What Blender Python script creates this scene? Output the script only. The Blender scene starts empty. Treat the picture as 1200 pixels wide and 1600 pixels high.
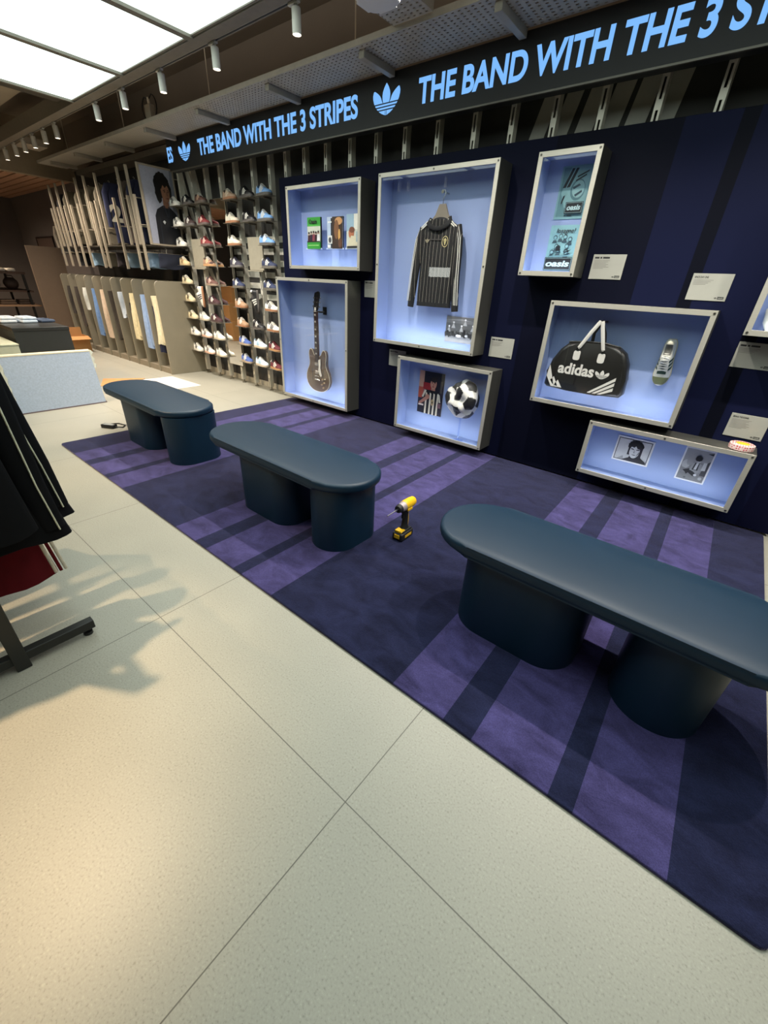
import bpy, bmesh, math, random
from mathutils import Vector, Matrix
random.seed(7)
SC = bpy.context.scene
C = SC.collection
PI = math.pi

# ------------------------------------------------------------ camera, world, light, exposure
cam_d = bpy.data.cameras.new('camera'); cam = bpy.data.objects.new('camera', cam_d); C.objects.link(cam)
cam_d.sensor_fit = 'HORIZONTAL'; cam_d.sensor_width = 36.0; cam_d.lens = 36.0*639.17/1200.0
cam_d.clip_start = 0.02; cam_d.clip_end = 100
RX = Vector((0.7721773, 0.6335955, 0.0479474)); DN = Vector((0.3407938, -0.3492803, -0.8728476)); FW = Vector((-0.5362852, 0.6903332, -0.4856317))
m = Matrix.Identity(4)
for i in range(3):
    m[i][0] = RX[i]; m[i][1] = -DN[i]; m[i][2] = -FW[i]
m[0][3], m[1][3], m[2][3] = 0, 0, 1.411
cam.matrix_world = m
SC.camera = cam
w = bpy.data.worlds.new('world'); SC.world = w; w.use_nodes = True
w.node_tree.nodes['Background'].inputs[0].default_value = (0.9, 0.85, 0.8, 1)
w.node_tree.nodes['Background'].inputs[1].default_value = 0.09
SC.view_settings.view_transform = 'Standard'; SC.view_settings.look = 'None'
SC.view_settings.gamma = 1; SC.view_settings.use_curve_mapping = False
SC.view_settings.exposure = 0.35
LIGHTBOX = 2.15           # emission of the ceiling light panels
HEAD_W = 58.0            # watts of a track head over the rug
AISLE_W = 300.0           # watts of a warm head over the aisle
CASE_W = 0.95
CEIL_FILL = 16.0           # watts of an added fill lamp above each panel, lifting the dark ceiling
WARM = (1.0, 0.70, 0.43); NEUT = (1.0, 0.93, 0.84)

# ------------------------------------------------------------ materials
def lin(c):
    out = []
    for v in c[:3]:
        v = v/255.0
        out.append(v/12.92 if v <= 0.04045 else ((v+0.055)/1.055)**2.4)
    return (*out, 1.0)
MATS = {}
def mat(name, rgb, rough=0.5, metal=0.0, var=0.08, scale=18.0, bump=0.0, coat=0.0, sheen=0.0, stretch=None, spec=0.5):
    if name in MATS: return MATS[name]
    M = bpy.data.materials.new(name); M.use_nodes = True
    nt = M.node_tree; b = nt.nodes['Principled BSDF']
    b.inputs['Roughness'].default_value = rough; b.inputs['Metallic'].default_value = metal
    b.inputs['Coat Weight'].default_value = coat; b.inputs['Sheen Weight'].default_value = sheen
    b.inputs['Specular IOR Level'].default_value = spec
    tc = nt.nodes.new('ShaderNodeTexCoord'); mp = nt.nodes.new('ShaderNodeMapping')
    if stretch: mp.inputs['Scale'].default_value = stretch
    nz = nt.nodes.new('ShaderNodeTexNoise'); nz.inputs['Scale'].default_value = scale; nz.inputs['Detail'].default_value = 4
    nt.links.new(tc.outputs['Object'], mp.inputs[0]); nt.links.new(mp.outputs[0], nz.inputs['Vector'])
    mx = nt.nodes.new('ShaderNodeMix'); mx.data_type = 'RGBA'
    c = lin(rgb)
    mx.inputs[6].default_value = tuple(max(0, v*(1-var*2)) for v in c[:3]) + (1,)
    mx.inputs[7].default_value = tuple(min(1, v*(1+var*2)) for v in c[:3]) + (1,)
    nt.links.new(nz.outputs['Fac'], mx.inputs[0]); nt.links.new(mx.outputs[2], b.inputs['Base Color'])
    if bump:
        bp = nt.nodes.new('ShaderNodeBump'); bp.inputs['Strength'].default_value = bump; bp.inputs['Distance'].default_value = 0.004
        nt.links.new(nz.outputs['Fac'], bp.inputs['Height']); nt.links.new(bp.outputs[0], b.inputs['Normal'])
    MATS[name] = M
    return M
def emit(name, rgb, s):
    if name in MATS: return MATS[name]
    M = bpy.data.materials.new(name); M.use_nodes = True
    nt = M.node_tree; b = nt.nodes['Principled BSDF']
    b.inputs['Base Color'].default_value = (0.02, 0.02, 0.02, 1)
    b.inputs['Emission Color'].default_value = lin(rgb); b.inputs['Emission Strength'].default_value = s
    MATS[name] = M
    return M
def glass_mat(name, tint=(1, 1, 1, 1), ior=1.42):
    if name in MATS: return MATS[name]
    M = bpy.data.materials.new(name); M.use_nodes = True
    nt = M.node_tree; nt.nodes.clear()
    o = nt.nodes.new('ShaderNodeOutputMaterial'); mx = nt.nodes.new('ShaderNodeMixShader')
    lw = nt.nodes.new('ShaderNodeLayerWeight'); lw.inputs['Blend'].default_value = 0.5
    fac = math_node(nt, 'MULTIPLY_ADD', math_node(nt, 'POWER', lw.outputs['Facing'], 5.0), 0.95, 0.035)
    t = nt.nodes.new('ShaderNodeBsdfTransparent'); t.inputs[0].default_value = tint
    g = nt.nodes.new('ShaderNodeBsdfGlossy'); g.inputs['Roughness'].default_value = 0.0
    nt.links.new(fac, mx.inputs[0]); nt.links.new(t.outputs[0], mx.inputs[1]); nt.links.new(g.outputs[0], mx.inputs[2])
    nt.links.new(mx.outputs[0], o.inputs[0])
    MATS[name] = M
    return M
def nodes_of(M): return M.node_tree, M.node_tree.nodes['Principled BSDF']
def math_node(nt, op, a, b=None, c=None):
    n = nt.nodes.new('ShaderNodeMath'); n.operation = op
    for i, v in enumerate((a, b, c)):
        if v is None: continue
        if isinstance(v, (int, float)): n.inputs[i].default_value = v
        else: nt.links.new(v, n.inputs[i])
    return n.outputs[0]

def floor_material():
    M = mat('stone_tile_floor', (158, 154, 141), rough=0.42, var=0.05, scale=3.0)
    nt, b = nodes_of(M)
    tc = nt.nodes.new('ShaderNodeTexCoord'); sp = nt.nodes.new('ShaderNodeSeparateXYZ'); nt.links.new(tc.outputs['Object'], sp.inputs[0])
    def joint(o, off):
        f = math_node(nt, 'FRACT', math_node(nt, 'DIVIDE', math_node(nt, 'SUBTRACT', o, off), 1.2))
        d = math_node(nt, 'MINIMUM', f, math_node(nt, 'SUBTRACT', 1.0, f))
        return math_node(nt, 'LESS_THAN', d, 0.0014)
    j = math_node(nt, 'MAXIMUM', joint(sp.outputs[0], -0.468-120), joint(sp.outputs[1], 0.487-120))
    base = [l.from_socket for l in nt.links if l.to_socket == b.inputs['Base Color']][0]
    sp1 = nt.nodes.new('ShaderNodeTexNoise'); sp1.inputs['Scale'].default_value = 160; sp1.inputs['Detail'].default_value = 3
    nt.links.new(tc.outputs['Object'], sp1.inputs['Vector'])
    cr = nt.nodes.new('ShaderNodeValToRGB'); cr.color_ramp.elements[0].position = 0.30; cr.color_ramp.elements[0].color = (0.72, 0.72, 0.70, 1)
    cr.color_ramp.elements[1].position = 0.72; cr.color_ramp.elements[1].color = (1.18, 1.18, 1.18, 1)
    e = cr.color_ramp.elements.new(0.42); e.color = (0.96, 0.96, 0.96, 1); e = cr.color_ramp.elements.new(0.62); e.color = (1.03, 1.03, 1.03, 1)
    nt.links.new(sp1.outputs['Fac'], cr.inputs[0])
    mu = nt.nodes.new('ShaderNodeMix'); mu.data_type = 'RGBA'; mu.blend_type = 'MULTIPLY'; mu.inputs[0].default_value = 1
    nt.links.new(base, mu.inputs[6]); nt.links.new(cr.outputs[0], mu.inputs[7])
    mx = nt.nodes.new('ShaderNodeMix'); mx.data_type = 'RGBA'; mx.inputs[7].default_value = lin((92, 88, 78))
    nt.links.new(j, mx.inputs[0]); nt.links.new(mu.outputs[2], mx.inputs[6]); nt.links.new(mx.outputs[2], b.inputs['Base Color'])
    return M
RUG_D = lin((29, 32, 57)); RUG_L = lin((62, 57, 98))
def rug_material():
    M = mat('tufted_rug', (60, 54, 104), rough=0.95, var=0.1, scale=9.0, sheen=0.7, spec=0.1)
    nt, b = nodes_of(M); b.inputs['Sheen Roughness'].default_value = 0.35; b.inputs['Sheen Tint'].default_value = (0.62, 0.54, 0.82, 1)
    tc = nt.nodes.new('ShaderNodeTexCoord'); sp = nt.nodes.new('ShaderNodeSeparateXYZ'); nt.links.new(tc.outputs['Object'], sp.inputs[0])
    x0, x1 = -4.463, 0.570
    t = math_node(nt, 'ADD', sp.outputs[0], math_node(nt, 'MULTIPLY', math_node(nt, 'SUBTRACT', sp.outputs[1], 2.25), 0.022))
    t = math_node(nt, 'DIVIDE', math_node(nt, 'SUBTRACT', t, x0), x1-x0)
    cr = nt.nodes.new('ShaderNodeValToRGB'); cr.color_ramp.interpolation = 'CONSTANT'
    cr.color_ramp.elements[0].color = RUG_D; cr.color_ramp.elements.remove(cr.color_ramp.elements[1])
    for off in (-3.50, -1.75, 0.0):
        for a, bb in ((-0.66, -0.415), (-0.31, -0.035), (0.055, 0.312)):
            for xx, col in ((a, RUG_L), (bb, RUG_D)):
                e = cr.color_ramp.elements.new((xx+off-x0)/(x1-x0)); e.color = col
    nt.links.new(t, cr.inputs[0])
    n1 = nt.nodes.new('ShaderNodeTexNoise'); n1.inputs['Scale'].default_value = 5.5; n1.inputs['Detail'].default_value = 7; n1.inputs['Roughness'].default_value = 0.65; n1.inputs['Distortion'].default_value = 0.7
    mp = nt.nodes.new('ShaderNodeMapping'); mp.inputs['Scale'].default_value = (1.0, 1.7, 1.0)
    nt.links.new(tc.outputs['Object'], mp.inputs[0]); nt.links.new(mp.outputs[0], n1.inputs['Vector'])
    n2 = nt.nodes.new('ShaderNodeTexNoise'); n2.inputs['Scale'].default_value = 260; n2.inputs['Detail'].default_value = 2
    nt.links.new(tc.outputs['Object'], n2.inputs['Vector'])
    v1 = nt.nodes.new('ShaderNodeMapRange'); v1.inputs[1].default_value = 0.3; v1.inputs[2].default_value = 0.7; v1.inputs[3].default_value = 0.55; v1.inputs[4].default_value = 1.5
    nt.links.new(n1.outputs['Fac'], v1.inputs[0])
    v2 = nt.nodes.new('ShaderNodeMapRange'); v2.inputs[1].default_value = 0.3; v2.inputs[2].default_value = 0.7; v2.inputs[3].default_value = 0.8; v2.inputs[4].default_value = 1.2
    nt.links.new(n2.outputs['Fac'], v2.inputs[0])
    vm = math_node(nt, 'MULTIPLY', v1.outputs[0], v2.outputs[0])
    mu = nt.nodes.new('ShaderNodeVectorMath'); mu.operation = 'SCALE'
    nt.links.new(cr.outputs[0], mu.inputs[0]); nt.links.new(vm, mu.inputs['Scale'])
    nt.links.new(mu.outputs[0], b.inputs['Base Color'])
    bp = nt.nodes.new('ShaderNodeBump'); bp.inputs['Strength'].default_value = 0.5; bp.inputs['Distance'].default_value = 0.004
    nt.links.new(n2.outputs['Fac'], bp.inputs['Height']); nt.links.new(bp.outputs[0], b.inputs['Normal'])
    return M
def stripe_material(name, base, bands, axis=0, rough=0.6):
    """Paint or weave in bands along an object axis: bands = [(from, to, colour)]."""
    M = mat(name, base, rough=rough, var=0.05, scale=6)
    nt, b = nodes_of(M)
    src = [l.from_socket for l in nt.links if l.to_socket == b.inputs['Base Color']][0]
    tc = nt.nodes.new('ShaderNodeTexCoord'); sp = nt.nodes.new('ShaderNodeSeparateXYZ'); nt.links.new(tc.outputs['Object'], sp.inputs[0])
    for a, bb, col in bands:
        k = math_node(nt, 'MULTIPLY', math_node(nt, 'GREATER_THAN', sp.outputs[axis], a), math_node(nt, 'LESS_THAN', sp.outputs[axis], bb))
        mx = nt.nodes.new('ShaderNodeMix'); mx.data_type = 'RGBA'; mx.inputs[7].default_value = lin(col)
        nt.links.new(k, mx.inputs[0]); nt.links.new(src, mx.inputs[6]); src = mx.outputs[2]
    nt.links.new(src, b.inputs['Base Color']); b.inputs['Specular IOR Level'].default_value = 0.08
    return M
def pinstripe_material():
    M = mat('pinstripe_jersey_fabric', (11, 11, 14), rough=0.8, var=0.15, scale=25)
    nt, b = nodes_of(M)
    src = [l.from_socket for l in nt.links if l.to_socket == b.inputs['Base Color']][0]
    tc = nt.nodes.new('ShaderNodeTexCoord'); sp = nt.nodes.new('ShaderNodeSeparateXYZ'); nt.links.new(tc.outputs['Object'], sp.inputs[0])
    f = math_node(nt, 'FRACT', math_node(nt, 'DIVIDE', math_node(nt, 'ADD', sp.outputs[0], 10.0), 0.036))
    k = math_node(nt, 'LESS_THAN', f, 0.06)
    mx = nt.nodes.new('ShaderNodeMix'); mx.data_type = 'RGBA'; mx.inputs[7].default_value = lin((150, 146, 132))
    nt.links.new(k, mx.inputs[0]); nt.links.new(src, mx.inputs[6]); nt.links.new(mx.outputs[2], b.inputs['Base Color'])
    return M
def perforated_material():
    M = mat('perforated_steel', (176, 170, 158), rough=0.5, metal=0.1, var=0.06, scale=5)
    nt, b = nodes_of(M)
    tc = nt.nodes.new('ShaderNodeTexCoord'); sp = nt.nodes.new('ShaderNodeSeparateXYZ'); nt.links.new(tc.outputs['Object'], sp.inputs[0])
    def cell(o, p, frac):
        f = math_node(nt, 'FRACT', math_node(nt, 'DIVIDE', math_node(nt, 'ADD', o, 40.0), p))
        return math_node(nt, 'LESS_THAN', f, frac)
    k = math_node(nt, 'MULTIPLY', cell(sp.outputs[0], 0.046, 0.42), cell(sp.outputs[1], 0.034, 0.36))
    tr = nt.nodes.new('ShaderNodeBsdfTransparent'); mx = nt.nodes.new('ShaderNodeMixShader')
    out = [n for n in nt.nodes if n.type == 'OUTPUT_MATERIAL'][0]
    nt.links.new(k, mx.inputs[0]); nt.links.new(b.outputs[0], mx.inputs[1]); nt.links.new(tr.outputs[0], mx.inputs[2]); nt.links.new(mx.outputs[0], out.inputs[0])
    return M

ALU = lambda: mat('brushed_aluminium', (184, 180, 168), rough=0.42, metal=0.45, var=0.08, scale=14, stretch=(1, 6, 30))
STEEL = lambda: mat('painted_taupe_steel', (205, 199, 184), rough=0.45, metal=0.15, var=0.05, scale=8)
TAUPE = lambda: mat('taupe_laminate', (132, 124, 106), rough=0.5, var=0.05, scale=6)
BLACK = lambda: mat('black_metal', (34, 34, 34), rough=0.4, metal=0.3, var=0.08)
WHITE = lambda: mat('white_card', (160, 159, 150), rough=0.6, var=0.03)
SCREW = lambda: mat('screw_steel', (120, 118, 110), rough=0.35, metal=0.9)

# ------------------------------------------------------------ mesh building
class MB:
    def __init__(s): s.bm = bmesh.new(); s.mats = []
    def mi(s, M):
        if M is None: return 0
        if M not in s.mats: s.mats.append(M)
        return s.mats.index(M)+1
    def _paint(s, faces, M):
        k = s.mi(M)
        for f in faces: f.material_index = k
    def box(s, x0, x1, y0, y1, z0, z1, M=None, bev=0.0, seg=2):
        vs = [s.bm.verts.new(p) for p in ((x0,y0,z0),(x1,y0,z0),(x1,y1,z0),(x0,y1,z0),(x0,y0,z1),(x1,y0,z1),(x1,y1,z1),(x0,y1,z1))]
        fs = [s.bm.faces.new([vs[i] for i in q]) for q in ((0,3,2,1),(4,5,6,7),(0,1,5,4),(1,2,6,5),(2,3,7,6),(3,0,4,7))]
        s._paint(fs, M)
        if bev:
            es = list({e for f in fs for e in f.edges})
            r = bmesh.ops.bevel(s.bm, geom=es, offset=bev, segments=seg, profile=0.5, affect='EDGES')
            s._paint(r['faces'], M)
        return s
    def prism(s, poly, fn, d0, d1, M=None, bev=0.0, seg=2):
        """poly: 2-D points; fn(u, v, d) -> 3-D point; solid between depths d0 and d1."""
        a = [s.bm.verts.new(fn(u, v, d0)) for u, v in poly]; b = [s.bm.verts.new(fn(u, v, d1)) for u, v in poly]
        n = len(poly); fs = [s.bm.faces.new(a), s.bm.faces.new(b[::-1])]
        for i in range(n): fs.append(s.bm.faces.new((a[i], b[i], b[(i+1) % n], a[(i+1) % n])))
        s._paint(fs, M)
        if bev:
            es = list(fs[0].edges) + list(fs[1].edges)
            r = bmesh.ops.bevel(s.bm, geom=es, offset=bev, segments=seg, profile=0.5, affect='EDGES')
            s._paint(r['faces'], M)
        return s
    def loft(s, rings, M=None, cap=True, closed=True):
        R = [[s.bm.verts.new(p) for p in r] for r in rings]
        n = len(R[0]); fs = []
        for i in range(len(R)-1):
            for j in range(n if closed else n-1):
                k = (j+1) % n
                fs.append(s.bm.faces.new((R[i][j], R[i][k], R[i+1][k], R[i+1][j])))
        if cap and closed: fs += [s.bm.faces.new(R[0][::-1]), s.bm.faces.new(R[-1])]
        s._paint(fs, M)
        return s
    def cyl(s, p0, p1, r0, r1=None, n=20, M=None, cap=True):
        p0, p1 = Vector(p0), Vector(p1); r1 = r0 if r1 is None else r1
        d = (p1-p0).normalized(); a = d.orthogonal().normalized(); b = d.cross(a)
        ring = lambda p, r: [p + a*math.cos(2*PI*i/n)*r + b*math.sin(2*PI*i/n)*r for i in range(n)]
        return s.loft([ring(p0, r0), ring(p1, r1)], M, cap)
    def tube(s, pts, r, n=8, M=None, flat=1.0, up=None):
        """flat < 1 squashes the section along up."""
        P = [Vector(p) for p in pts]; rings = []
        rr = r if isinstance(r, (list, tuple)) else [r]*len(P)
        prev = None
        for i, p in enumerate(P):
            d = (P[min(i+1, len(P)-1)] - P[max(i-1, 0)]).normalized()
            if up is not None: a = Vector(up); a = (a - d*a.dot(d)).normalized()
            elif prev is None: a = d.orthogonal().normalized()
            else: a = (prev - d*prev.dot(d)).normalized()
            prev = a; b = d.cross(a)
            rings.append([p + a*math.cos(2*PI*j/n)*rr[i]*flat + b*math.sin(2*PI*j/n)*rr[i] for j in range(n)])
        return s.loft(rings, M)
    def sphere(s, c, r, M=None, seg=16, sc=(1, 1, 1)):
        c = Vector(c); rings = []
        for i in range(1, seg//2):
            t = PI*i/(seg//2)
            rings.append([c + Vector((math.sin(t)*math.cos(2*PI*j/seg)*r*sc[0], math.sin(t)*math.sin(2*PI*j/seg)*r*sc[1], math.cos(t)*r*sc[2])) for j in range(seg)])
        return s.loft(rings, M)
    def flat(s, pts, M=None):
        f = s.bm.faces.new([s.bm.verts.new(p) for p in pts]); s._paint([f], M); return s
    def build(s, name, M=None, parent=None, smooth=None, loc=None):
        bmesh.ops.recalc_face_normals(s.bm, faces=s.bm.faces)
        me = bpy.data.meshes.new(name); s.bm.to_mesh(me); s.bm.free()
        for x in [M or (s.mats[0] if s.mats else STEEL())] + s.mats: me.materials.append(x)
        if smooth is not None:
            me.shade_smooth(); me.set_sharp_from_angle(angle=math.radians(smooth))
        o = bpy.data.objects.new(name, me); C.objects.link(o)
        if parent: o.parent = parent
        if loc: o.location = loc
        return o
def thing(name, label, cat, loc=(0, 0, 0), rz=0.0, group=None):
    o = bpy.data.objects.new(name, None); C.objects.link(o); o.empty_display_size = 0.05
    o.location = loc; o.rotation_euler = (0, 0, rz); o['label'] = label; o['category'] = cat
    if group: o['group'] = group
    return o
def tag(o, label, cat, group=None, kind=None):
    o['label'] = label; o['category'] = cat
    if group: o['group'] = group
    if kind: o['kind'] = kind
    return o
def struct(o, label=None):
    o['kind'] = 'structure'
    if label: o['label'] = label
    return o
def copy_tree(o, parent=None):
    c = o.copy(); C.objects.link(c)
    if parent: c.parent = parent
    for ch in list(o.children): copy_tree(ch, c)
    return c
def ell(cx, cy, rx, ry, n=22, jag=0.0, a0=0.0, a1=2*PI):
    full = abs(a1-a0-2*PI) < 1e-6
    return [(cx+rx*math.cos(a0+(a1-a0)*i/(n if full else n-1))*(1+jag*random.uniform(-1, 1)), cy+ry*math.sin(a0+(a1-a0)*i/(n if full else n-1))*(1+jag*random.uniform(-1, 1))) for i in range(n)]
def rect(x0, y0, x1, y1): return [(x0, y0), (x1, y0), (x1, y1), (x0, y1)]
def rrect(x0, y0, x1, y1, r, n=6):
    out = []
    for cx, cy, a in ((x1-r, y0+r, -PI/2), (x1-r, y1-r, 0), (x0+r, y1-r, PI/2), (x0+r, y0+r, PI)):
        for i in range(n+1): out.append((cx+r*math.cos(a+PI/2*i/n), cy+r*math.sin(a+PI/2*i/n)))
    return out
FRONT = lambda x, z, d: (x, d, z)                    # wall-parallel shapes: u = x, v = z, depth = y
TOP = lambda x, y, d: (x, y, d)
SIDE = lambda y, z, d: (d, y, z)
def picture(name, parent, fn, shapes, step=0.0005):
    """Printed artwork: coloured areas of one sheet, fn(u, v, offset)."""
    mb = MB()
    for i, (col, poly) in enumerate(shapes):
        M = mat('print_%02x%02x%02x' % tuple(col), col, rough=0.45, var=0.07, scale=40)
        mb.flat([fn(u, v, step*(i+1)) for u, v in poly], M)
    return mb.build(name, None, parent)
def text(name, s, x0, z0, w_, h, y, M, parent, depth=0.001, bold=0.02, fn=None, shear=0.0, space=1.0):
    cu = bpy.data.curves.new(name, 'FONT'); cu.body = s; cu.offset = bold; cu.extrude = 0.1; cu.shear = shear; cu.space_character = space
    to = bpy.data.objects.new(name, cu); C.objects.link(to)
    dg = bpy.context.evaluated_depsgraph_get(); dg.update()
    me = bpy.data.meshes.new_from_object(to.evaluated_get(dg))
    bpy.data.objects.remove(to); bpy.data.curves.remove(cu)
    xs = [v.co.x for v in me.vertices]; ys = [v.co.y for v in me.vertices]
    ax, bx, ay, by = min(xs), max(xs), min(ys), max(ys)
    fn = fn or FRONT
    for v in me.vertices:
        u = x0 + (v.co.x-ax)/(bx-ax)*w_; t = z0 + (v.co.y-ay)/(by-ay)*h
        v.co = Vector(fn(u, t, y - depth*(v.co.z/0.2+0.5)))
    me.materials.clear(); me.materials.append(M)
    o = bpy.data.objects.new(name, me); C.objects.link(o)
    if parent: o.parent = parent
    return o
def trefoil(name, cx, z0, w_, h, y, M, parent, fn=None, rows=48):
    """Three leaves over three gaps, filled in thin rows."""
    fn = fn or FRONT; mb = MB(); hw = w_/2
    def lerp(t, pts):
        for (a, va), (b, vb) in zip(pts, pts[1:]):
            if t <= b: return va+(vb-va)*(t-a)/(b-a)
        return pts[-1][1]
    outer = [(0, 0.05), (0.06, 0.30), (0.12, 0.47), (0.22, 0.66), (0.34, 0.82), (0.46, 0.93), (0.58, 0.99), (0.68, 1.0), (0.76, 0.97), (0.83, 0.91)]
    inner = [(0.40, 0.26), (0.48, 0.33), (0.56, 0.38), (0.64, 0.47), (0.72, 0.62), (0.78, 0.76), (0.83, 0.91)]
    mid = [(0.0, 0.04), (0.10, 0.05), (0.40, 0.22), (0.50, 0.27), (0.62, 0.29), (0.74, 0.26), (0.86, 0.17), (0.95, 0.07), (1.0, 0.0)]
    gaps = [(0.155, 0.195), (0.255, 0.295), (0.355, 0.395)]
    edges = sorted(set([i/rows for i in range(rows+1)] + [g for p in gaps for g in p]))
    for a, b in zip(edges, edges[1:]):
        mid_t = (a+b)/2
        if any(g0 < mid_t < g1 for g0, g1 in gaps): continue
        def quad(ua0, ua1, ub0, ub1):
            mb.flat([fn(cx+hw*ua0, z0+h*a, y), fn(cx+hw*ua1, z0+h*a, y), fn(cx+hw*ub1, z0+h*b, y), fn(cx+hw*ub0, z0+h*b, y)], M)
        if mid_t < 0.40:
            if mid_t < 0.15:
                for s_ in (-1, 1): quad(s_*0.06, s_*max(0.07, lerp(a, outer)), s_*0.06, s_*max(0.07, lerp(b, outer)))
                quad(-0.03, 0.03, -0.03, 0.03)
            else: quad(-lerp(a, outer), lerp(a, outer), -lerp(b, outer), lerp(b, outer))
        else:
            quad(-lerp(a, mid), lerp(a, mid), -lerp(b, mid), lerp(b, mid))
            if b <= 0.832:
                for s_ in (-1, 1): quad(s_*lerp(a, inner), s_*lerp(a, outer), s_*lerp(b, inner), s_*lerp(b, outer))
    return mb.build(name, None, parent)
ORD = ['first', 'second', 'third', 'fourth', 'fifth', 'sixth', 'seventh', 'eighth', 'ninth', 'tenth', 'eleventh', 'twelfth', 'thirteenth', 'fourteenth', 'fifteenth', 'sixteenth']

# ------------------------------------------------------------ room shell
XL, XR, YB, YW, ZC = -15.0, 3.0, -5.0, 3.78, 3.55
struct(MB().box(XL, XR, YB, YW+0.1, -0.1, 0.0).build('floor', floor_material()), 'pale stone tile floor with thin joints')
ceil_m = mat('dark_taupe_ceiling', (138, 126, 112), rough=0.9, var=0.08, scale=1.2)
struct(MB().box(XL, XR, YB, YW+0.1, ZC, ZC+0.1).build('ceiling', ceil_m))
wall_m = mat('charcoal_wall', (58, 56, 53), rough=0.85, var=0.06, scale=3)
struct(MB().box(-10.6, XR, YW, YW+0.1, 0, ZC).build('wall_back', wall_m))
far_m = mat('brown_grey_wall', (108, 101, 98), rough=0.85, var=0.06, scale=2)
struct(MB().box(XL, -10.6, YW, YW+0.1, 0, ZC).build('wall_back_far', far_m))
struct(MB().box(XL-0.1, XL, YB, YW+0.1, 0, ZC).build('wall_left', far_m))
shell_m = mat('taupe_wall', (120, 112, 100), rough=0.8, var=0.05, scale=2)
struct(MB().box(XR, XR+0.1, YB, YW+0.1, 0, ZC).build('wall_right', shell_m))
struct(MB().box(XL, XR, YB-0.1, YB, 0, ZC).build('wall_front', shell_m))
struct(MB().box(-10.6, XR, YW-0.05, YW, 2.95, ZC).build('trim_3', mat('upper_fascia_taupe', (128, 118, 106), rough=0.85, var=0.06, scale=2)), 'taupe fascia high on the back wall above the tray')
struct(MB().box(-7.3, -4.5, YW-0.015, YW, 0, 0.07).build('baseboard_back', mat('pale_skirting', (176, 170, 155), rough=0.5)))
# lower far zone: bulkhead and slatted timber ceiling beyond it
struct(MB().box(-10.75, -10.6, -1.0, YW, 2.79, ZC).build('trim_1', mat('bulkhead_plaster', (160, 146, 124), rough=0.85, var=0.05)), 'taupe bulkhead where the ceiling drops')
mb = MB()
wood = mat('warm_timber_slat', (190, 146, 116), rough=0.6, var=0.12, scale=5, stretch=(0.6, 8, 8))
y = -0.8
while y < YW-0.1:
    mb.box(-14.9, -10.76, y, y+0.13, 2.80, 2.84, wood); y += 0.17
mb.box(-14.95, -10.755, -0.95, YW, 2.88, 2.9, mat('slat_backing', (48, 36, 30), rough=0.9))
struct(mb.build('ceiling_far'), 'slatted timber ceiling of the far zone')

# grey stripe graphics painted on the dark back wall
grey_s = mat('grey_wall_paint', (176, 172, 160), rough=0.8, var=0.05)
mb = MB()
for xb, xt, wd in ((-1.79, -1.64, .115), (-1.62, -1.48, .115), (-1.45, -1.325, .12), (-1.285, -1.17, .125), (-1.12, -1.02, .125), (-0.95, -0.86, .12)):
    mb.prism([(xb, 2.30), (xb+wd, 2.30), (xt+wd*0.95, 2.78), (xt, 2.78)], FRONT, YW-0.004, YW, grey_s)
tag(mb.build('wall_stripe_graphic'), 'fan of slanted grey stripes painted on the dark wall above the navy panel', 'wall graphic')
mb = MB()
for k in range(3):
    pts = [(-6.93+0.17*k, 2.75), (-6.80+0.17*k, 2.3), (-6.63+0.19*k, 1.85), (-6.42+0.21*k, 1.4), (-6.18+0.23*k, 1.0)]
    for (xa, za), (xb, zb) in zip(pts, pts[1:]):
        mb.prism([(xa, za), (xa+.10, za), (xb+.10, zb), (xb, zb)], FRONT, YW-0.004, YW, grey_s)
tag(mb.build('wall_stripe_graphic'), 'three curved grey stripes painted behind the shoes beside the portrait poster', 'wall graphic')
mb = MB()
for k in range(6):
    z = 1.86-0.128*k
    mb.prism(rect(-5.75, z-0.065, -4.5, z), FRONT, YW-0.004, YW, mat('pale_wall_paint', (200, 197, 184), rough=0.8))
tag(mb.build('wall_stripe_graphic'), 'level pale stripes painted behind the shoes beside the navy panel', 'wall graphic')

# ------------------------------------------------------------ rug
rug = MB().prism(rrect(-4.463, 0.918, 0.570, 3.597, 0.03, 4), TOP, 0.0, 0.014, None, 0.004, 2).build('rug', rug_material())
tag(rug, 'large navy and purple striped tufted rug under the three benches', 'rug')

# ------------------------------------------------------------ navy display panel
PX0, PX1, PY = -4.49, 0.59, 3.60
lt = (17, 21, 48); dk = (8, 10, 22)
panel_m = stripe_material('navy_panel_vinyl', (12, 14, 38), [(-1.46, -0.71, (9, 11, 27)), (-0.71, -0.43, lt), (-0.43, -0.35, dk), (-0.35, -0.02, lt), (-0.02, 0.06, dk), (0.06, 0.4, lt), (-4.5, -3.3, (14, 17, 38)), (-2.55, -1.46, (13, 16, 38))], 0, 0.55)
pn = MB().box(PX0, PX1, PY, PY+0.03, 0.02, 2.36, None, 0.002, 1).build('exhibition_backdrop', panel_m)
tag(pn, 'long navy blue vinyl panel carrying the framed display cases', 'panel')

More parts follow.
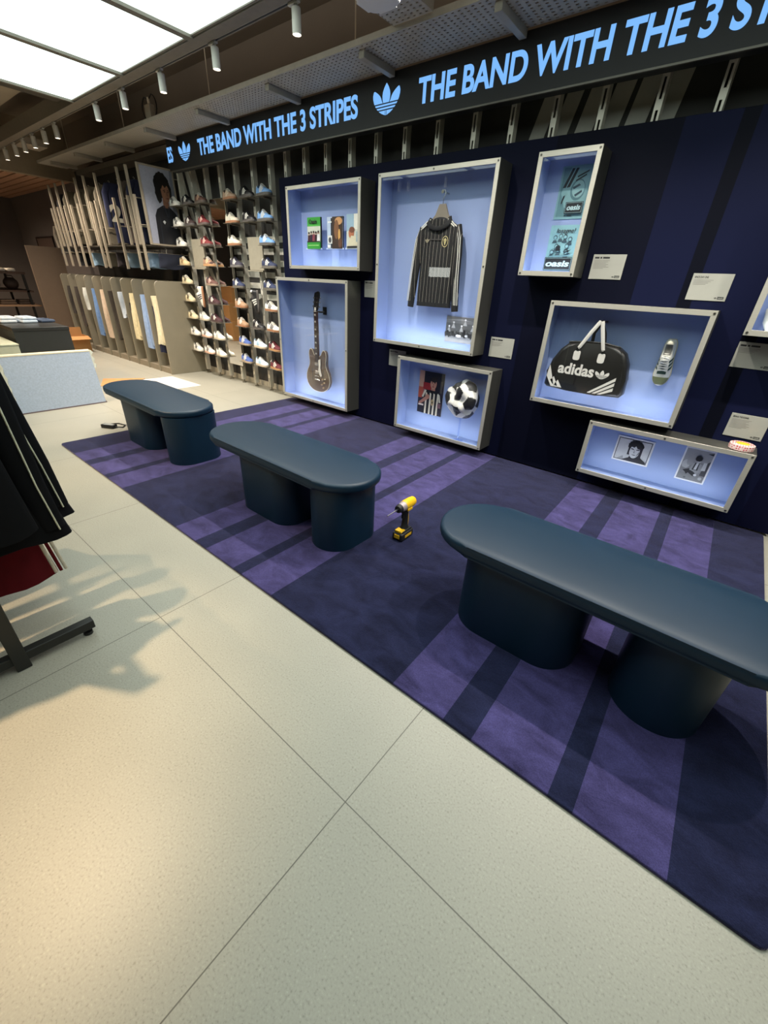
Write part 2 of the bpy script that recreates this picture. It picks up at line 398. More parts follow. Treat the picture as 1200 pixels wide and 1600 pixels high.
# ------------------------------------------------------------ benches
bench_m = mat('dark_teal_lacquer', (11, 40, 60), rough=0.45, var=0.04, scale=3, spec=0.4)
def stadium(x0, x1, y0, y1, n=16):
    r = (y1-y0)/2; cy = (y0+y1)/2
    return [(x1-r+r*math.cos(-PI/2+PI*i/n), cy+r*math.sin(-PI/2+PI*i/n)) for i in range(n+1)] + [(x0+r+r*math.cos(PI/2+PI*i/n), cy+r*math.sin(PI/2+PI*i/n)) for i in range(n+1)]
def bench(x0, x1, y0, y1, legs, label):
    cx, cy = (x0+x1)/2, (y0+y1)/2
    t = thing('bench', label, 'bench', (cx, cy, 0.014), group='navy benches on the rug')
    MB().prism(stadium(x0-cx, x1-cx, y0-cy, y1-cy), TOP, 0.392, 0.446, None, 0.02, 4).build('seat_top', bench_m, t, 35)
    for a, b, r in legs:
        MB().prism(rrect(a-cx, y0+0.022-cy, b-cx, y1-0.022-cy, r, 10), TOP, 0.0, 0.392).build('leg', bench_m, t, 35)
bench(-4.625, -3.185, 1.362, 1.832, ((-4.24, -3.715, .13), (-3.50, -3.205, .146)), 'far navy bench with its end over the edge of the rug')
bench(-2.757, -1.325, 1.345, 1.815, ((-2.37, -1.84, .13), (-1.69, -1.395, .146)), 'middle navy bench, between the other two and beside the yellow drill')
bench(-0.842, 0.60, 1.362, 1.832, ((-0.655, -0.10, .15), (0.045, 0.365, .158)), 'near navy bench, largest in view, cut off by the picture edge')

# ------------------------------------------------------------ slotted uprights
def upright(name, x, z0, z1, label, group, foot):
    t = thing(name, label, 'upright', (x, 3.64, 0), group=group)
    mb = MB(); hw = 0.02; z = z0
    zs = []
    k = z1
    mb.box(-hw, -0.007, 0, 0.004, z0, z1); mb.box(0.007, hw, 0, 0.004, z0, z1)
    k = z1-0.02
    while k > z0+0.12:
        mb.box(-0.007, 0.007, 0, 0.004, k-0.05, k); k -= 0.15
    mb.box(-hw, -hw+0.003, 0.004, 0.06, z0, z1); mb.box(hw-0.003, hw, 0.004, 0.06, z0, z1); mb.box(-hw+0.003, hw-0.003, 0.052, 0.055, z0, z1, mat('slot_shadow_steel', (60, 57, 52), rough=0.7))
    mb.build('channel', STEEL(), t)
    if foot:
        f = MB().cyl((0, 0.03, 0.012), (0, 0.03, z0), 0.008, n=10); f.cyl((0, 0.03, 0), (0, 0.03, 0.012), 0.03, n=16)
        f.build('levelling_foot', mat('zinc_steel', (128, 122, 110), rough=0.4, metal=0.6), t, 40)
    return t
COLX = [-6.68, -6.35, -6.02, -5.69, -5.37, -5.02, -4.70]
COLN = ['first column beside the portrait poster', 'second column from the portrait poster', 'column just before the tall mirror', 'mirror', 'column just past the tall mirror', 'middle column past the tall mirror', 'column beside the navy panel']
for i, x in enumerate(COLX):
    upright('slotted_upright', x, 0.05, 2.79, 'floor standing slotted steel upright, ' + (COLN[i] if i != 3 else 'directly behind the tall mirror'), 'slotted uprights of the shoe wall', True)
PANX = [-4.42, -4.12, -3.80, -3.47, -3.147, -2.825, -2.494, -2.157, -1.847, -1.535, -1.223, -0.89, -0.567]
for i, x in enumerate(PANX):
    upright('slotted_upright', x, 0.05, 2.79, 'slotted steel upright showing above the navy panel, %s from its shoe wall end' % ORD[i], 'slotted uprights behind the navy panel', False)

# ------------------------------------------------------------ LED sign
SX0, SX1, SY, SZ0, SZ1 = -6.44, 0.75, 3.42, 2.544, 2.855
sg = thing('led_sign', 'long black LED ticker sign with glowing pale blue lettering above the panel', 'sign', ((SX0+SX1)/2, SY, SZ0))
def rel(p, t): return Vector(p) - t.location
sgo = sg.location.copy()
SG = lambda x, z, d: (x-sgo.x, d-sgo.y, z-sgo.z)
mb = MB(); mb.box(SX0-sgo.x, SX1-sgo.x, 0, 0.10, 0, SZ1-SZ0, None, 0.004, 1)
mb.build('cabinet', mat('sign_black', (16, 16, 17), rough=0.55, var=0.1), sg)
MB().box(SX0-sgo.x, SX1-sgo.x, -0.004, 0.012, -0.006, 0.004).build('lower_trim', mat('sign_edge', (92, 88, 80), rough=0.4, metal=0.5), sg)
led = emit('led_letter_glow', (122, 184, 250), 0.80)
text('lettering', 'THE BAND WITH THE 3 STRIPES', -5.704, 2.629, 2.535, 0.152, SY-0.002, led, sg, 0.002, 0.029, SG)
text('lettering', 'THE BAND WITH THE 3 STRIPES', -2.545, 2.622, 2.54, 0.152, SY-0.002, led, sg, 0.002, 0.029, SG)
text('lettering', 'ES', -6.435, 2.628, 0.125, 0.152, SY-0.002, led, sg, 0.002, 0.029, SG)
trefoil('trefoil_emblem', -6.015, 2.612, 0.275, 0.185, SY-0.003, led, sg, SG)
trefoil('trefoil_emblem', -2.861, 2.608, 0.278, 0.19, SY-0.003, led, sg, SG)
trefoil('trefoil_emblem', 0.30, 2.605, 0.278, 0.19, SY-0.003, led, sg, SG)

# ------------------------------------------------------------ cable tray over the sign
perf = perforated_material()
tr = thing('cable_tray', 'long perforated steel tray running over the LED sign', 'cable tray', (-4.5, 3.2, 2.86))
MB().box(-5.35, 5.3, -0.20, 0.21, 0, 0.003).build('tray_bed', perf, tr)
MB().box(-5.35, 5.3, -0.203, -0.20, 0, 0.035).build('tray_lip', mat('tray_edge_steel', (170, 163, 150), rough=0.45, metal=0.1), tr)
MB().box(-5.35, 5.3, 0.34, 0.56, -0.06, 0.003).build('rear_channel', mat('tray_taupe', (112, 106, 96), rough=0.6, metal=0.2), tr)
for x in (-0.62, -1.74, -2.80, -3.89, -5.03, -6.17, -7.30, -8.39, -9.4):
    MB().box(x+4.5-0.025, x+4.5+0.025, -0.15, 0.21, -0.045, -0.001, None, 0.002, 1).build('cross_bracket', mat('bracket_steel', (160, 153, 140), rough=0.5, metal=0.1), tr)
for x in (-9.0, -7.0, -5.0, -3.0, -1.0):
    MB().cyl((x+4.5, 0, 0.003), (x+4.5, 0, ZC-2.86), 0.005, n=8).build('hanger_rod', STEEL(), tr)
ct = thing('cable_tray', 'short perforated steel tray crossing toward the ceiling beside the white ceiling unit', 'cable tray', (-2.31, 2.4, 2.885))
MB().box(-0.155, 0.155, -1.2, 0.59, 0, 0.003).build('tray_bed', perf, ct)
for s_ in (-1, 1): MB().box(s_*0.155-0.002, s_*0.155+0.002, -1.2, 0.59, 0, 0.05).build('tray_lip', mat('tray_edge_steel', (140, 134, 122)), ct)
for yy in (-0.6, 0.4): MB().cyl((0, yy, 0.003), (0, yy, ZC-2.885), 0.005, n=8).build('hanger_rod', STEEL(), ct)
dv = thing('ceiling_unit', 'white rounded unit hanging under the crossing perforated tray', 'ceiling unit', (-2.2, 2.52, 2.77))
wp = mat('white_plastic', (216, 214, 208), rough=0.45, var=0.02)
MB().prism(rrect(-0.11, -0.10, 0.11, 0.10, 0.05, 8), TOP, 0.0, 0.085, None, 0.02, 3).build('housing', wp, dv, 40)
MB().cyl((0, 0, 0.085), (0, 0, 0.115), 0.03, n=16).build('mount', STEEL(), dv, 40)
MB().cyl((0.07, -0.07, -0.004), (0.07, -0.07, 0.0), 0.006, n=10).build('indicator', mat('indicator_lens', (240, 240, 235), rough=0.2), dv)
jb = thing('junction_box', 'small pale junction box with looping black cables on the tray', 'junction box', (-5.95, 3.04, 2.895))
MB().box(-0.06, 0.06, -0.03, 0.03, 0, 0.12, None, 0.006, 2).build('housing', mat('box_grey', (150, 144, 130), rough=0.5), jb)
for s_ in (-1, 1):
    MB().tube([(s_*0.05, 0, 0.02)] + [(s_*(0.05+0.11*math.sin(a)), 0.0, 0.10-0.10*math.cos(a)) for a in [PI*i/10 for i in range(1, 10)]] + [(s_*0.02, 0, 0.17)], 0.006, 6).build('cable', BLACK(), jb, 60)
MB().cyl((0, 0, 0.12), (0, 0, 0.18), 0.014, n=12).build('gland', STEEL(), jb, 40)

# ------------------------------------------------------------ luminous ceiling panels
diff = emit('luminous_diffuser', (230, 247, 240), LIGHTBOX)
frame_m = mat('lightbox_frame', (118, 112, 100), rough=0.5, var=0.05)
seams = [-6.56, -5.30, -4.07, -2.83, -1.60, -0.36, 0.88, 2.12]
for i in range(7):
    a, b = seams[i], seams[i+1]
    t = thing('luminous_ceiling_light', 'white luminous ceiling panel, %s from the dark ceiling gap' % ORD[i], 'ceiling light', ((a+b)/2, 1.15, 3.0), group='luminous ceiling panels')
    hx = (b-a)/2
    MB().box(-hx+0.032, hx-0.032, -1.32, 1.33, 0.0, 0.02).build('diffuser', diff, t)
    mb = MB(); mb.box(-hx, -hx+0.032, -1.35, 1.35, -0.02, 0.12); mb.box(hx-0.032, hx, -1.35, 1.35, -0.02, 0.12); mb.box(-hx+0.02, hx-0.02, 1.33, 1.35, -0.008, 0.12); mb.box(-hx+0.02, hx-0.02, -1.35, -1.32, -0.008, 0.12); mb.box(-hx+0.02, hx-0.02, -1.32, 1.33, 0.1, 0.12)
    mb.build('frame', frame_m, t)
    ul = bpy.data.lights.new('added_ceiling_fill', 'AREA'); ul.shape = 'RECTANGLE'; ul.size = 1.1; ul.size_y = 2.6; ul.energy = CEIL_FILL; ul.color = (1.0, 0.9, 0.78)  # not part of the panel: added to brighten the ceiling void above
    uo = bpy.data.objects.new('added_ceiling_fill', ul); C.objects.link(uo); uo.parent = t; uo.location = (0, 0, 0.13); uo.rotation_euler = (PI, 0, 0)
    for yy in (-1.0, 1.0): MB().cyl((0, yy, 0.12), (0, yy, ZC-3.0), 0.006, n=8).build('hanger_rod', STEEL(), t)
struct(MB().box(-10.6, 2.2, 2.505, 2.60, 2.985, 3.13).build('trim_2', mat('lightbox_side', (122, 114, 102), rough=0.6)), 'taupe ceiling trim beside the light panels')
# ducts and boards in the ceiling void
dk_b = mat('ceiling_board', (170, 158, 138), rough=0.9, var=0.08, scale=2)
tag(MB().box(-8.9, -7.2, 0.3, 2.45, 3.27, 3.33).build('ceiling_board', dk_b), 'pale ceiling board beyond the end of the luminous panels', 'ceiling board')
tag(MB().box(-10.4, -9.1, -0.2, 2.4, 3.22, 3.42).build('air_duct', mat('duct_metal', (170, 160, 144), rough=0.5, metal=0.2)), 'broad ceiling duct beyond the pale ceiling board', 'duct')
tag(MB().box(-6.98, -6.62, -0.5, 2.5, 3.05, 3.25).build('ceiling_beam', mat('beam_taupe', (84, 78, 68), rough=0.9)), 'dark ceiling beam at the end of the luminous panels', 'beam')
tag(MB().box(-9.6, -9.2, 2.66, 3.0, 2.98, 3.06).build('duct_branch', mat('duct_metal', (120, 112, 100))), 'flat duct branch between the spotlights and the tray', 'duct')
tag(MB().cyl((-10.5, 2.9, 3.25), (-7.0, 2.9, 3.25), 0.05, n=16).build('ceiling_pipe', mat('duct_metal', (120, 112, 100)), None, 40), 'grey ceiling pipe running behind the row of spotlights', 'pipe')

# ------------------------------------------------------------ track and spotlights
tk = thing('light_track', 'slim taupe lighting track carrying the row of white spotlights', 'light track', (-4.8, 2.64, 3.0))
MB().box(-5.8, 6.5, -0.018, 0.018, 0.0, 0.035).build('rail', mat('track_taupe', (128, 122, 110), rough=0.5), tk)
MB().box(-5.8, 6.5, -0.006, 0.006, -0.001, 0.003).build('conductor_slot', BLACK(), tk)
MB().box(-5.8, 6.5, -0.04, 0.018, 0.035, 0.045).build('mounting_strip', mat('track_taupe', (128, 122, 110)), tk)
head_m = mat('spotlight_white', (212, 208, 198), rough=0.45, var=0.02)
lens_m = emit('spot_lens_glow', (255, 244, 226), 6.0)
def make_head(label, group):
    t = thing('track_spotlight', label, 'spotlight', (0, 0, 0), group=group)
    mb = MB(); mb.box(-0.05, 0.05, -0.014, 0.014, -0.016, 0.0, None, 0.003, 1); mb.cyl((0.02, 0, -0.03), (0.02, 0, -0.016), 0.012, n=12); mb.build('adapter', head_m, t, 40)
    mb = MB(); n = 28
    prof = [(0.0, -0.03), (0.026, -0.03), (0.030, -0.034), (0.030, -0.158), (0.0275, -0.158), (0.0275, -0.14), (0.0, -0.14)]
    mb.loft([[(0.02+max(r, 0.0005)*math.cos(2*PI*i/n), max(r, 0.0005)*math.sin(2*PI*i/n), z) for i in range(n)] for r, z in prof])
    br = mb.build('barrel', head_m, t, 40)
    MB().cyl((0.02, 0, -0.150), (0.02, 0, -0.147), 0.0272, n=24).build('lens', lens_m, br, 40)
    return t
def spot(parent, loc, aim, watts, col, size, blend=1.0, radius=0.022):
    L = bpy.data.lights.new('spot_beam', 'SPOT'); L.energy = watts; L.color = col; L.spot_size = math.radians(size); L.spot_blend = blend; L.shadow_soft_size = radius
    o = bpy.data.objects.new('spot_beam', L); C.objects.link(o); o.parent = parent; o.location = loc
    o.rotation_euler = Vector(aim).to_track_quat('-Z', 'Y').to_euler()
    return o
proto = make_head('', 'white track spotlights')
seen = [-3.01, -3.98, -4.86, -5.66, -6.34, -7.66, -8.11, -8.56, -9.00, -9.44, -9.95]
hid = [-2.05, -1.10, -0.15, 0.80]
for i, x in enumerate(seen + hid):
    h = proto if i == 0 else copy_tree(proto)
    h.location = (x-0.02, 2.64, 3.0)
    if i < len(seen): h['label'] = 'white cylinder spotlight, %s along the track counting from the LED lettering side' % ORD[i]
    else: h['label'] = 'white cylinder spotlight farther along the same track, beyond the photo edge'; h['group'] = 'spotlights past the picture edge'
    spot(h, (0.02, 0, -0.17), (0, 0.06, -1), HEAD_W*(1.0 if x > -6.5 else 0.28), NEUT if x > -6.5 else WARM, 118)
# warm spotlights over the aisle, on a second track along the other edge of the luminous panels
tk2 = thing('light_track', 'second taupe lighting track over the aisle behind the viewer', 'light track', (-4.8, -0.26, 3.0))
MB().box(-5.0, 5.5, -0.018, 0.018, 0.0, 0.035).build('rail', mat('track_taupe', (128, 122, 110)), tk2)
MB().box(-5.0, 5.5, -0.04, 0.018, 0.035, 0.045).build('mounting_strip', mat('track_taupe', (128, 122, 110)), tk2)
for x in (-4.5, -1.5, 1.5, 4.5): MB().cyl((x, 0, 0.045), (x, 0, ZC-3.0), 0.006, n=8).build('hanger_rod', STEEL(), tk2)
AISLE = [(-2.18, (0.22, 0.0, -1), 1.15), (-3.60, (0.30, 0.40, -1), 0.42), (-4.60, (0.15, 0.75, -1), 0.38), (-5.35, (0.0, 0.9, -1), 0.38), (-5.55, (-0.35, 1.15, -1), 0.5), (-7.0, (0.0, 0.8, -1), 0.35), (-8.4, (0.0, 0.7, -1), 0.25), (-9.6, (-0.4, 0.7, -1), 0.25)]
for i, (x, aim, k) in enumerate(AISLE):
    h = copy_tree(proto); h.location = (x-0.02, -0.26, 3.0)
    for ch in list(h.children):
        if ch.type == 'LIGHT': bpy.data.objects.remove(ch)
    h['label'] = 'white cylinder spotlight on the aisle track behind the viewer'; h['group'] = 'aisle spotlights'
    spot(h, (0.02, 0, -0.17), aim, AISLE_W*k, (1.0, 0.72, 0.44), 46 if i == 0 else 60, 0.9 if i == 0 else 0.7)
for i, (x, y) in enumerate(((-11.6, 0.6), (-13.2, 0.8), (-12.4, -0.4))):  # unseen lamps added to brighten the far zone
    h = copy_tree(proto); h.location = (x-0.02, y, 2.80)
    for ch in list(h.children):
        if ch.type == 'LIGHT': bpy.data.objects.remove(ch)
    h['label'] = 'added white spotlight out of view, brightening the far zone'; h['group'] = 'added far zone spotlights'
    spot(h, (0.02, 0, -0.17), (0, 0.55, -1), 150, (1.0, 0.80, 0.60), 120, 1.0)
bs = thing('backlit_sign', 'small plain white backlit panel on the wall behind the viewer', 'sign', (-7.58, YB, 1.67))
MB().box(-0.37, 0.37, 0.0, 0.05, 0, 0.26).build('housing', ALU(), bs)
MB().box(-0.36, 0.36, 0.05, 0.054, 0.01, 0.25).build('diffuser', emit('backlit_white', (236, 240, 230), 6.0), bs)
# ------------------------------------------------------------ display cases
case_in = mat('pale_blue_lining', (144, 162, 204), rough=0.55, var=0.02, scale=3)
pane_m = glass_mat('clear_acrylic')
CY0, CY1 = 3.40, 3.597
def case(x0, x1, z0, z1, label, mids=(True, True)):
    cx = (x0+x1)/2
    t = thing('display_case', label, 'display case', (cx, CY1, z0), group=None)
    a, b, h, D = x0-cx, x1-cx, z1-z0, CY0-CY1
    th, fw = 0.004, 0.031
    mb = MB()
    mb.box(a, a+th, D+0.004, 0, 0, h); mb.box(b-th, b, D+0.004, 0, 0, h); mb.box(a+th, b-th, D+0.004, 0, 0, th); mb.box(a+th, b-th, D+0.004, 0, h-th, h); mb.box(a+th, b-th, -0.004, 0, th, h-th)
    mb.build('shell', mat('shell_aluminium', (120, 119, 112), rough=0.4, metal=0.75, var=0.08, scale=14, stretch=(1, 6, 30)), t)
    mb = MB(); q = th+0.0005; l = 0.003
    mb.box(a+q, a+q+l, D+0.014, -0.006, q, h-q); mb.box(b-q-l, b-q, D+0.014, -0.006, q, h-q); mb.box(a+q+l, b-q-l, D+0.014, -0.006, q, q+l); mb.box(a+q+l, b-q-l, D+0.014, -0.006, h-q-l, h-q); mb.box(a+q, b-q, -0.006, -0.0045, q, h-q)
    mb.build('lining', case_in, t)
    mb = MB()
    F = lambda u, v, d: (u, d, v)
    o = [(a, 0), (b, 0), (b, h), (a, h)]; n = [(a+fw, fw), (b-fw, fw), (b-fw, h-fw), (a+fw, h-fw)]
    for i in range(4):
        k = (i+1) % 4
        mb.prism([o[i], o[k], n[k], n[i]], F, D-0.004, D+0.004, None, 0.0008, 1)
    ff = mb.build('front_frame', ALU(), t)
    MB().box(a+0.008, b-0.008, D+0.006, D+0.010, 0.008, h-0.008).build('pane', pane_m, t)
    MB().box(a+0.03, b-0.03, D+0.012, D+0.020, 0.010, 0.020).build('light_strip', emit('case_strip', (226, 234, 255), 1.2), t)
    al = bpy.data.lights.new('case_glow', 'AREA'); al.shape = 'RECTANGLE'; al.size = (b-a)*0.9; al.size_y = 0.02; al.energy = CASE_W*(b-a)*(0.45+0.55*h); al.color = (0.86, 0.92, 1.0)
    ao = bpy.data.objects.new('case_glow', al); C.objects.link(ao); ao.parent = t; ao.location = ((a+b)/2, D+0.024, 0.024); ao.rotation_euler = (PI*0.72, 0, 0)
    pts = [(a+fw/2, fw/2), (b-fw/2, fw/2), (b-fw/2, h-fw/2), (a+fw/2, h-fw/2)]
    if mids[0]: pts += [((a+b)/2, fw/2), ((a+b)/2, h-fw/2)]
    if mids[1]: pts += [(a+fw/2, h/2), (b-fw/2, h/2)]
    for u, v in pts:
        mb = MB(); mb.cyl((u, D-0.004, v), (u, D-0.0075, v), 0.0075, 0.006, 14); mb.box(u-0.005, u+0.005, D-0.0078, D-0.0074, v-0.0012, v+0.0012, BLACK())
        mb.build('screw', SCREW(), ff, 40)
    return t
case(-4.143, -3.104, 1.515, 2.232, 'framed display case holding three standing books', (False, False))
case(-4.405, -3.263, 0.104, 1.428, 'tall framed display case holding the dark guitar')
case(-2.897, -1.768, 0.905, 2.236, 'largest framed display case, holding the black pinstriped jersey')
case(-2.570, -1.557, 0.102, 0.808, 'low framed display case holding a photograph and a crumpled football', (False, False))
case(-1.487, -1.079, 1.520, 2.235, 'narrow framed display case holding two sea green posters', (False, False))
case(-1.192, -0.176, 0.640, 1.368, 'framed display case holding the black sports bag and one old sneaker', (False, False))
case(-0.697, 0.312, 0.165, 0.580, 'long low framed display case holding two black and white photographs', (True, False))
case(-0.017, 1.00, 1.250, 2.03, 'framed display case mostly cut off by the right picture edge', (False, False))
BACK = CY1-0.0065     # inner back face of a case

# caption cards on the panel
def card(x0, x1, z0, z1, title, lines, label):
    t = thing('caption_card', label, 'caption card', ((x0+x1)/2, PY, z0), group=None)
    a, b, h = x0-t.location.x, x1-t.location.x, z1-z0
    MB().box(a, b, -0.005, 0, 0, h, None, 0.0008, 1).build('card', WHITE(), t)
    ink = mat('black_ink', (30, 30, 30), rough=0.6)
    F = lambda u, v, d: (u, d, v)
    if title: text('title', title, a+0.012, h-0.026, 0.074+0.0022*max(0, len(title)-13), 0.011, -0.005, ink, t, 0.0005, 0.03, F)
    else:
        mb = MB(); x = a+0.012
        for ww in (0.03, 0.012, 0.045):
            mb.prism(rect(x, h-0.025, x+ww, h-0.015), F, -0.0055, -0.005); x += ww+0.006
        mb.build('title', ink, t)
    gi = mat('grey_ink', (128, 126, 120), rough=0.6)
    mb = MB()
    for k in range(lines):
        wd = 0.105-0.006*((k*7) % 5) if k < lines-1 else 0.07
        z = h-0.038-0.008*k
        mb.prism(rect(a+0.012, z, a+0.012+wd, z+0.0028), F, -0.0055, -0.005)
    mb.build('body_text', gi, t)
    mb = MB(); mb.prism(rect(b-0.045, 0.010, b-0.012, 0.024), F, -0.0055, -0.005); mb.build('logo_box', ink, t)
    text('logo_word', 'oasis', b-0.042, 0.0135, 0.027, 0.007, -0.0056, WHITE(), t, 0.0003, 0.03, F)
    trefoil('logo_emblem', b-0.055, 0.011, 0.014, 0.011, -0.0056, ink, t, F, 12)
card(-1.713, -1.498, 0.898, 1.058, None, 5, 'white caption card beside the lower corner of the jersey case')
card(-3.208, -2.993, 1.287, 1.437, None, 5, 'white caption card half hidden between the guitar case and the jersey case')
card(-2.838, -2.623, 0.664, 0.824, None, 4, 'white caption card half hidden behind the top of the football case')
card(-1.030, -0.814, 1.518, 1.669, None, 7, 'white caption card beside the narrow poster case')
card(-0.392, -0.177, 1.419, 1.569, 'SINCE DAY ONE', 4, 'white caption card above the corner of the sports bag case')
card(-0.017, 0.199, 1.053, 1.204, None, 4, 'white caption card below the case cut off by the right picture edge')
card(0.106, 0.312, 0.624, 0.776, 'BEHIND THE SCENES', 8, 'white caption card above the tape roll on the long low case')

# ------------------------------------------------------------ books in their case
BK = lambda u, v, d: (u, d, v)
def ledge(x, z, wd, label):
    t = thing('book_ledge', label, 'ledge', (x, BACK, z))
    MB().box(-wd/2, wd/2, -0.115, 0, 0, 0.004).build('plate', glass_mat('ledge_acrylic', (0.85, 0.9, 1, 1)), t)
    MB().box(-wd/2, wd/2, -0.118, -0.115, 0, 0.012).build('front_lip', mat('frosted_edge', (190, 205, 235), rough=0.4), t)
def book(x, z, w_, h, th, spine, shapes, label, lean=0.0):
    t = thing('book', label, 'book', (x, 3.47, z), group='books in the display case')
    fc = MB().box(0, w_, 0, 0.004, 0, h, None, 0.001, 1).build('front_cover', mat('cover_'+label[:8].strip().replace(' ', '_'), spine, rough=0.4), t)
    MB().box(0.001, w_-0.004, 0.004, th-0.004, 0.003, h-0.003).build('page_block', mat('book_pages', (222, 214, 196), rough=0.8), t)
    MB().box(0, w_, th-0.004, th, 0, h, None, 0.001, 1).build('back_cover', mat('cover_dark', (34, 30, 34), rough=0.5), t)
    MB().box(w_-0.004, w_, 0.004, th-0.004, 0, h).build('spine', mat('cover_dark', (34, 30, 34), rough=0.5), t)
    picture('cover_picture', fc, lambda u, v, d: (u*w_, -d, v*h), shapes)
    return fc
ledge(-3.82, 1.697, 0.24, 'small clear ledge under the green book'); ledge(-3.51, 1.697, 0.25, 'small clear ledge under the middle book'); ledge(-3.24, 1.697, 0.25, 'small clear ledge under the pale book')
random.seed(3)
def crowd(n, cols, y0, y1, x0=0.03, x1=0.97, r=0.09):
    out = []
    for i in range(n):
        cx = x0+(x1-x0)*(i+0.5)/n; c = cols[i % len(cols)]
        hh = random.uniform(0.7, 1.0)*(y1-y0)
        out.append((c, [(cx-r*1.3, y0), (cx+r*1.3, y0), (cx+r, y0+hh*0.6), (cx-r, y0+hh*0.6)]))
        out.append(((176, 140, 120), ell(cx, y0+hh*0.72, r*0.62, r*0.55, 10)))
        out.append(((38, 28, 26), ell(cx, y0+hh*0.80, r*0.72, r*0.4, 10)))
    return out
b = book(-3.91, 1.702, 0.195, 0.272, 0.024, (58, 146, 58), [((186, 190, 176), rect(0, 0.22, 1, 0.72)), ((74, 160, 66), rect(0, 0.72, 1, 0.77))] + crowd(5, [(64, 34, 40), (40, 36, 48), (120, 60, 70), (52, 30, 34), (206, 206, 206)], 0.24, 0.68) + [((40, 30, 30), rect(0, 0.2, 1, 0.25)), ((52, 138, 52), rect(0, 0, 1, 0.21)), ((150, 200, 120), rect(0.08, 0.10, 0.92, 0.125))], 'green book with a group photograph on its cover, first of the three books')
text('title', 'Oasis', 0.03, 0.218, 0.12, 0.036, -0.006, mat('black_ink', (30, 30, 30)), b, 0.001, 0.02, BK)
book(-3.615, 1.702, 0.215, 0.266, 0.02, (186, 196, 206), [((176, 192, 214), rect(0, 0, 0.33, 1)), ((60, 46, 38), rect(0.33, 0, 1, 1)), ((36, 40, 46), rect(0.24, 0.02, 0.33, 0.96)), ((232, 232, 226), rect(0.05, 0.82, 0.3, 0.86)), ((196, 148, 100), ell(0.75, 0.86, 0.24, 0.12, 16)), ((120, 84, 58), ell(0.62, 0.6, 0.16, 0.3, 16)), ((206, 160, 90), ell(0.80, 0.42, 0.07, 0.2, 12)), ((96, 66, 50), ell(0.86, 0.18, 0.12, 0.16, 12)), ((210, 210, 204), rect(0.06, 0.16, 0.34, 0.42)), ((70, 72, 78), ell(0.2, 0.28, 0.1, 0.09, 10)), ((226, 226, 222), rect(0.05, 0.03, 0.24, 0.12))], 'book with a warm brown photograph on its cover, middle of the three books')
book(-3.345, 1.702, 0.215, 0.278, 0.02, (206, 206, 190), [((198, 202, 190), rect(0, 0, 1, 1)), ((150, 178, 196), [(0, 0.5), (0.5, 0.62), (0.62, 1), (0, 1)]), ((226, 224, 212), rect(0.45, 0.56, 1, 1)), ((60, 58, 58), rect(0.68, 0.82, 0.95, 0.85)), ((60, 58, 58), rect(0.7, 0.74, 0.92, 0.77)), ((176, 112, 80), ell(0.3, 0.46, 0.17, 0.17, 14)), ((120, 76, 58), ell(0.34, 0.55, 0.17, 0.09, 12)), ((204, 196, 168), [(0.05, 0.08), (0.9, 0.08), (0.75, 0.34), (0.3, 0.38)]), ((150, 170, 176), rect(0.6, 0.2, 0.7, 0.5)), ((44, 42, 42), rect(0.05, 0.02, 0.7, 0.07))], 'pale book with a painted figure, last of the three and partly behind the case frame')

# ------------------------------------------------------------ guitar and its hanger
hg = thing('guitar_hanger', 'black wall hanger yoke holding the guitar by its headstock', 'hanger', (-3.795, BACK, 1.105))
MB().box(-0.03, 0.03, -0.012, 0, -0.03, 0.05, None, 0.004, 1).build('wall_plate', BLACK(), hg)
MB().cyl((0, -0.012, 0), (0, -0.075, 0), 0.008, n=12).build('stem', BLACK(), hg, 40)
for s_ in (-1, 1):
    MB().tube([(0, -0.072, 0), (s_*0.033, -0.075, 0), (s_*0.045, -0.095, 0.0), (s_*0.045, -0.135, 0.004)], 0.008, 8).build('prong', mat('black_foam', (24, 24, 24), rough=0.9), hg, 60)
MB().box(-0.06, 0.06, -0.095, -0.062, -0.004, 0.008, None, 0.003, 1).build('yoke', BLACK(), hg)
gt = thing('electric_guitar', 'dark walnut hollow body electric guitar with white pickguard hanging in the case', 'guitar', (-3.82, 3.47, 0.225), 0.0)
half = [(0.0, 0.0), (0.05, 0.002), (0.10, 0.014), (0.15, 0.042), (0.185, 0.085), (0.20, 0.135), (0.196, 0.185), (0.178, 0.235), (0.152, 0.275), (0.136, 0.312), (0.134, 0.345), (0.142, 0.385), (0.146, 0.425), (0.138, 0.462), (0.116, 0.482), (0.092, 0.478), (0.074, 0.452), (0.060, 0.425), (0.040, 0.412), (0.024, 0.410)]
outl = half + [(-x, z) for x, z in half[:0:-1]]
walnut = mat('walnut_lacquer', (88, 70, 56), rough=0.16, var=0.14, scale=4, stretch=(6, 1, 0.8), coat=0.6)
G = lambda u, v, d: (u, d, v)
gb = MB().prism(outl, G, 0.004, 0.046, None, 0.004, 2).build('body', walnut, gt, 35)
bind = mat('cream_binding', (206, 194, 160), rough=0.4)
mb = MB()
for i in range(len(outl)):
    (ax, az), (bx, bz) = outl[i], outl[(i+1) % len(outl)]
    mb.tube([(ax, 0.005, az), (bx, 0.005, bz)], 0.0026, 6)
mb.build('binding', bind, gb)
neck_m = mat('mahogany_neck', (74, 46, 34), rough=0.4, coat=0.3)
nk = MB().prism([(-0.027, 0.36), (0.027, 0.36), (0.0215, 0.885), (-0.0215, 0.885)], G, -0.010, 0.018, None, 0.004, 2).build('neck', neck_m, gt)
MB().prism([(-0.0265, 0.34), (0.0265, 0.34), (0.021, 0.883), (-0.021, 0.883)], G, -0.0135, -0.010).build('fingerboard', mat('rosewood', (58, 38, 30), rough=0.5), nk)
inl = mat('pearl_inlay', (206, 200, 190), rough=0.25)
mb = MB()
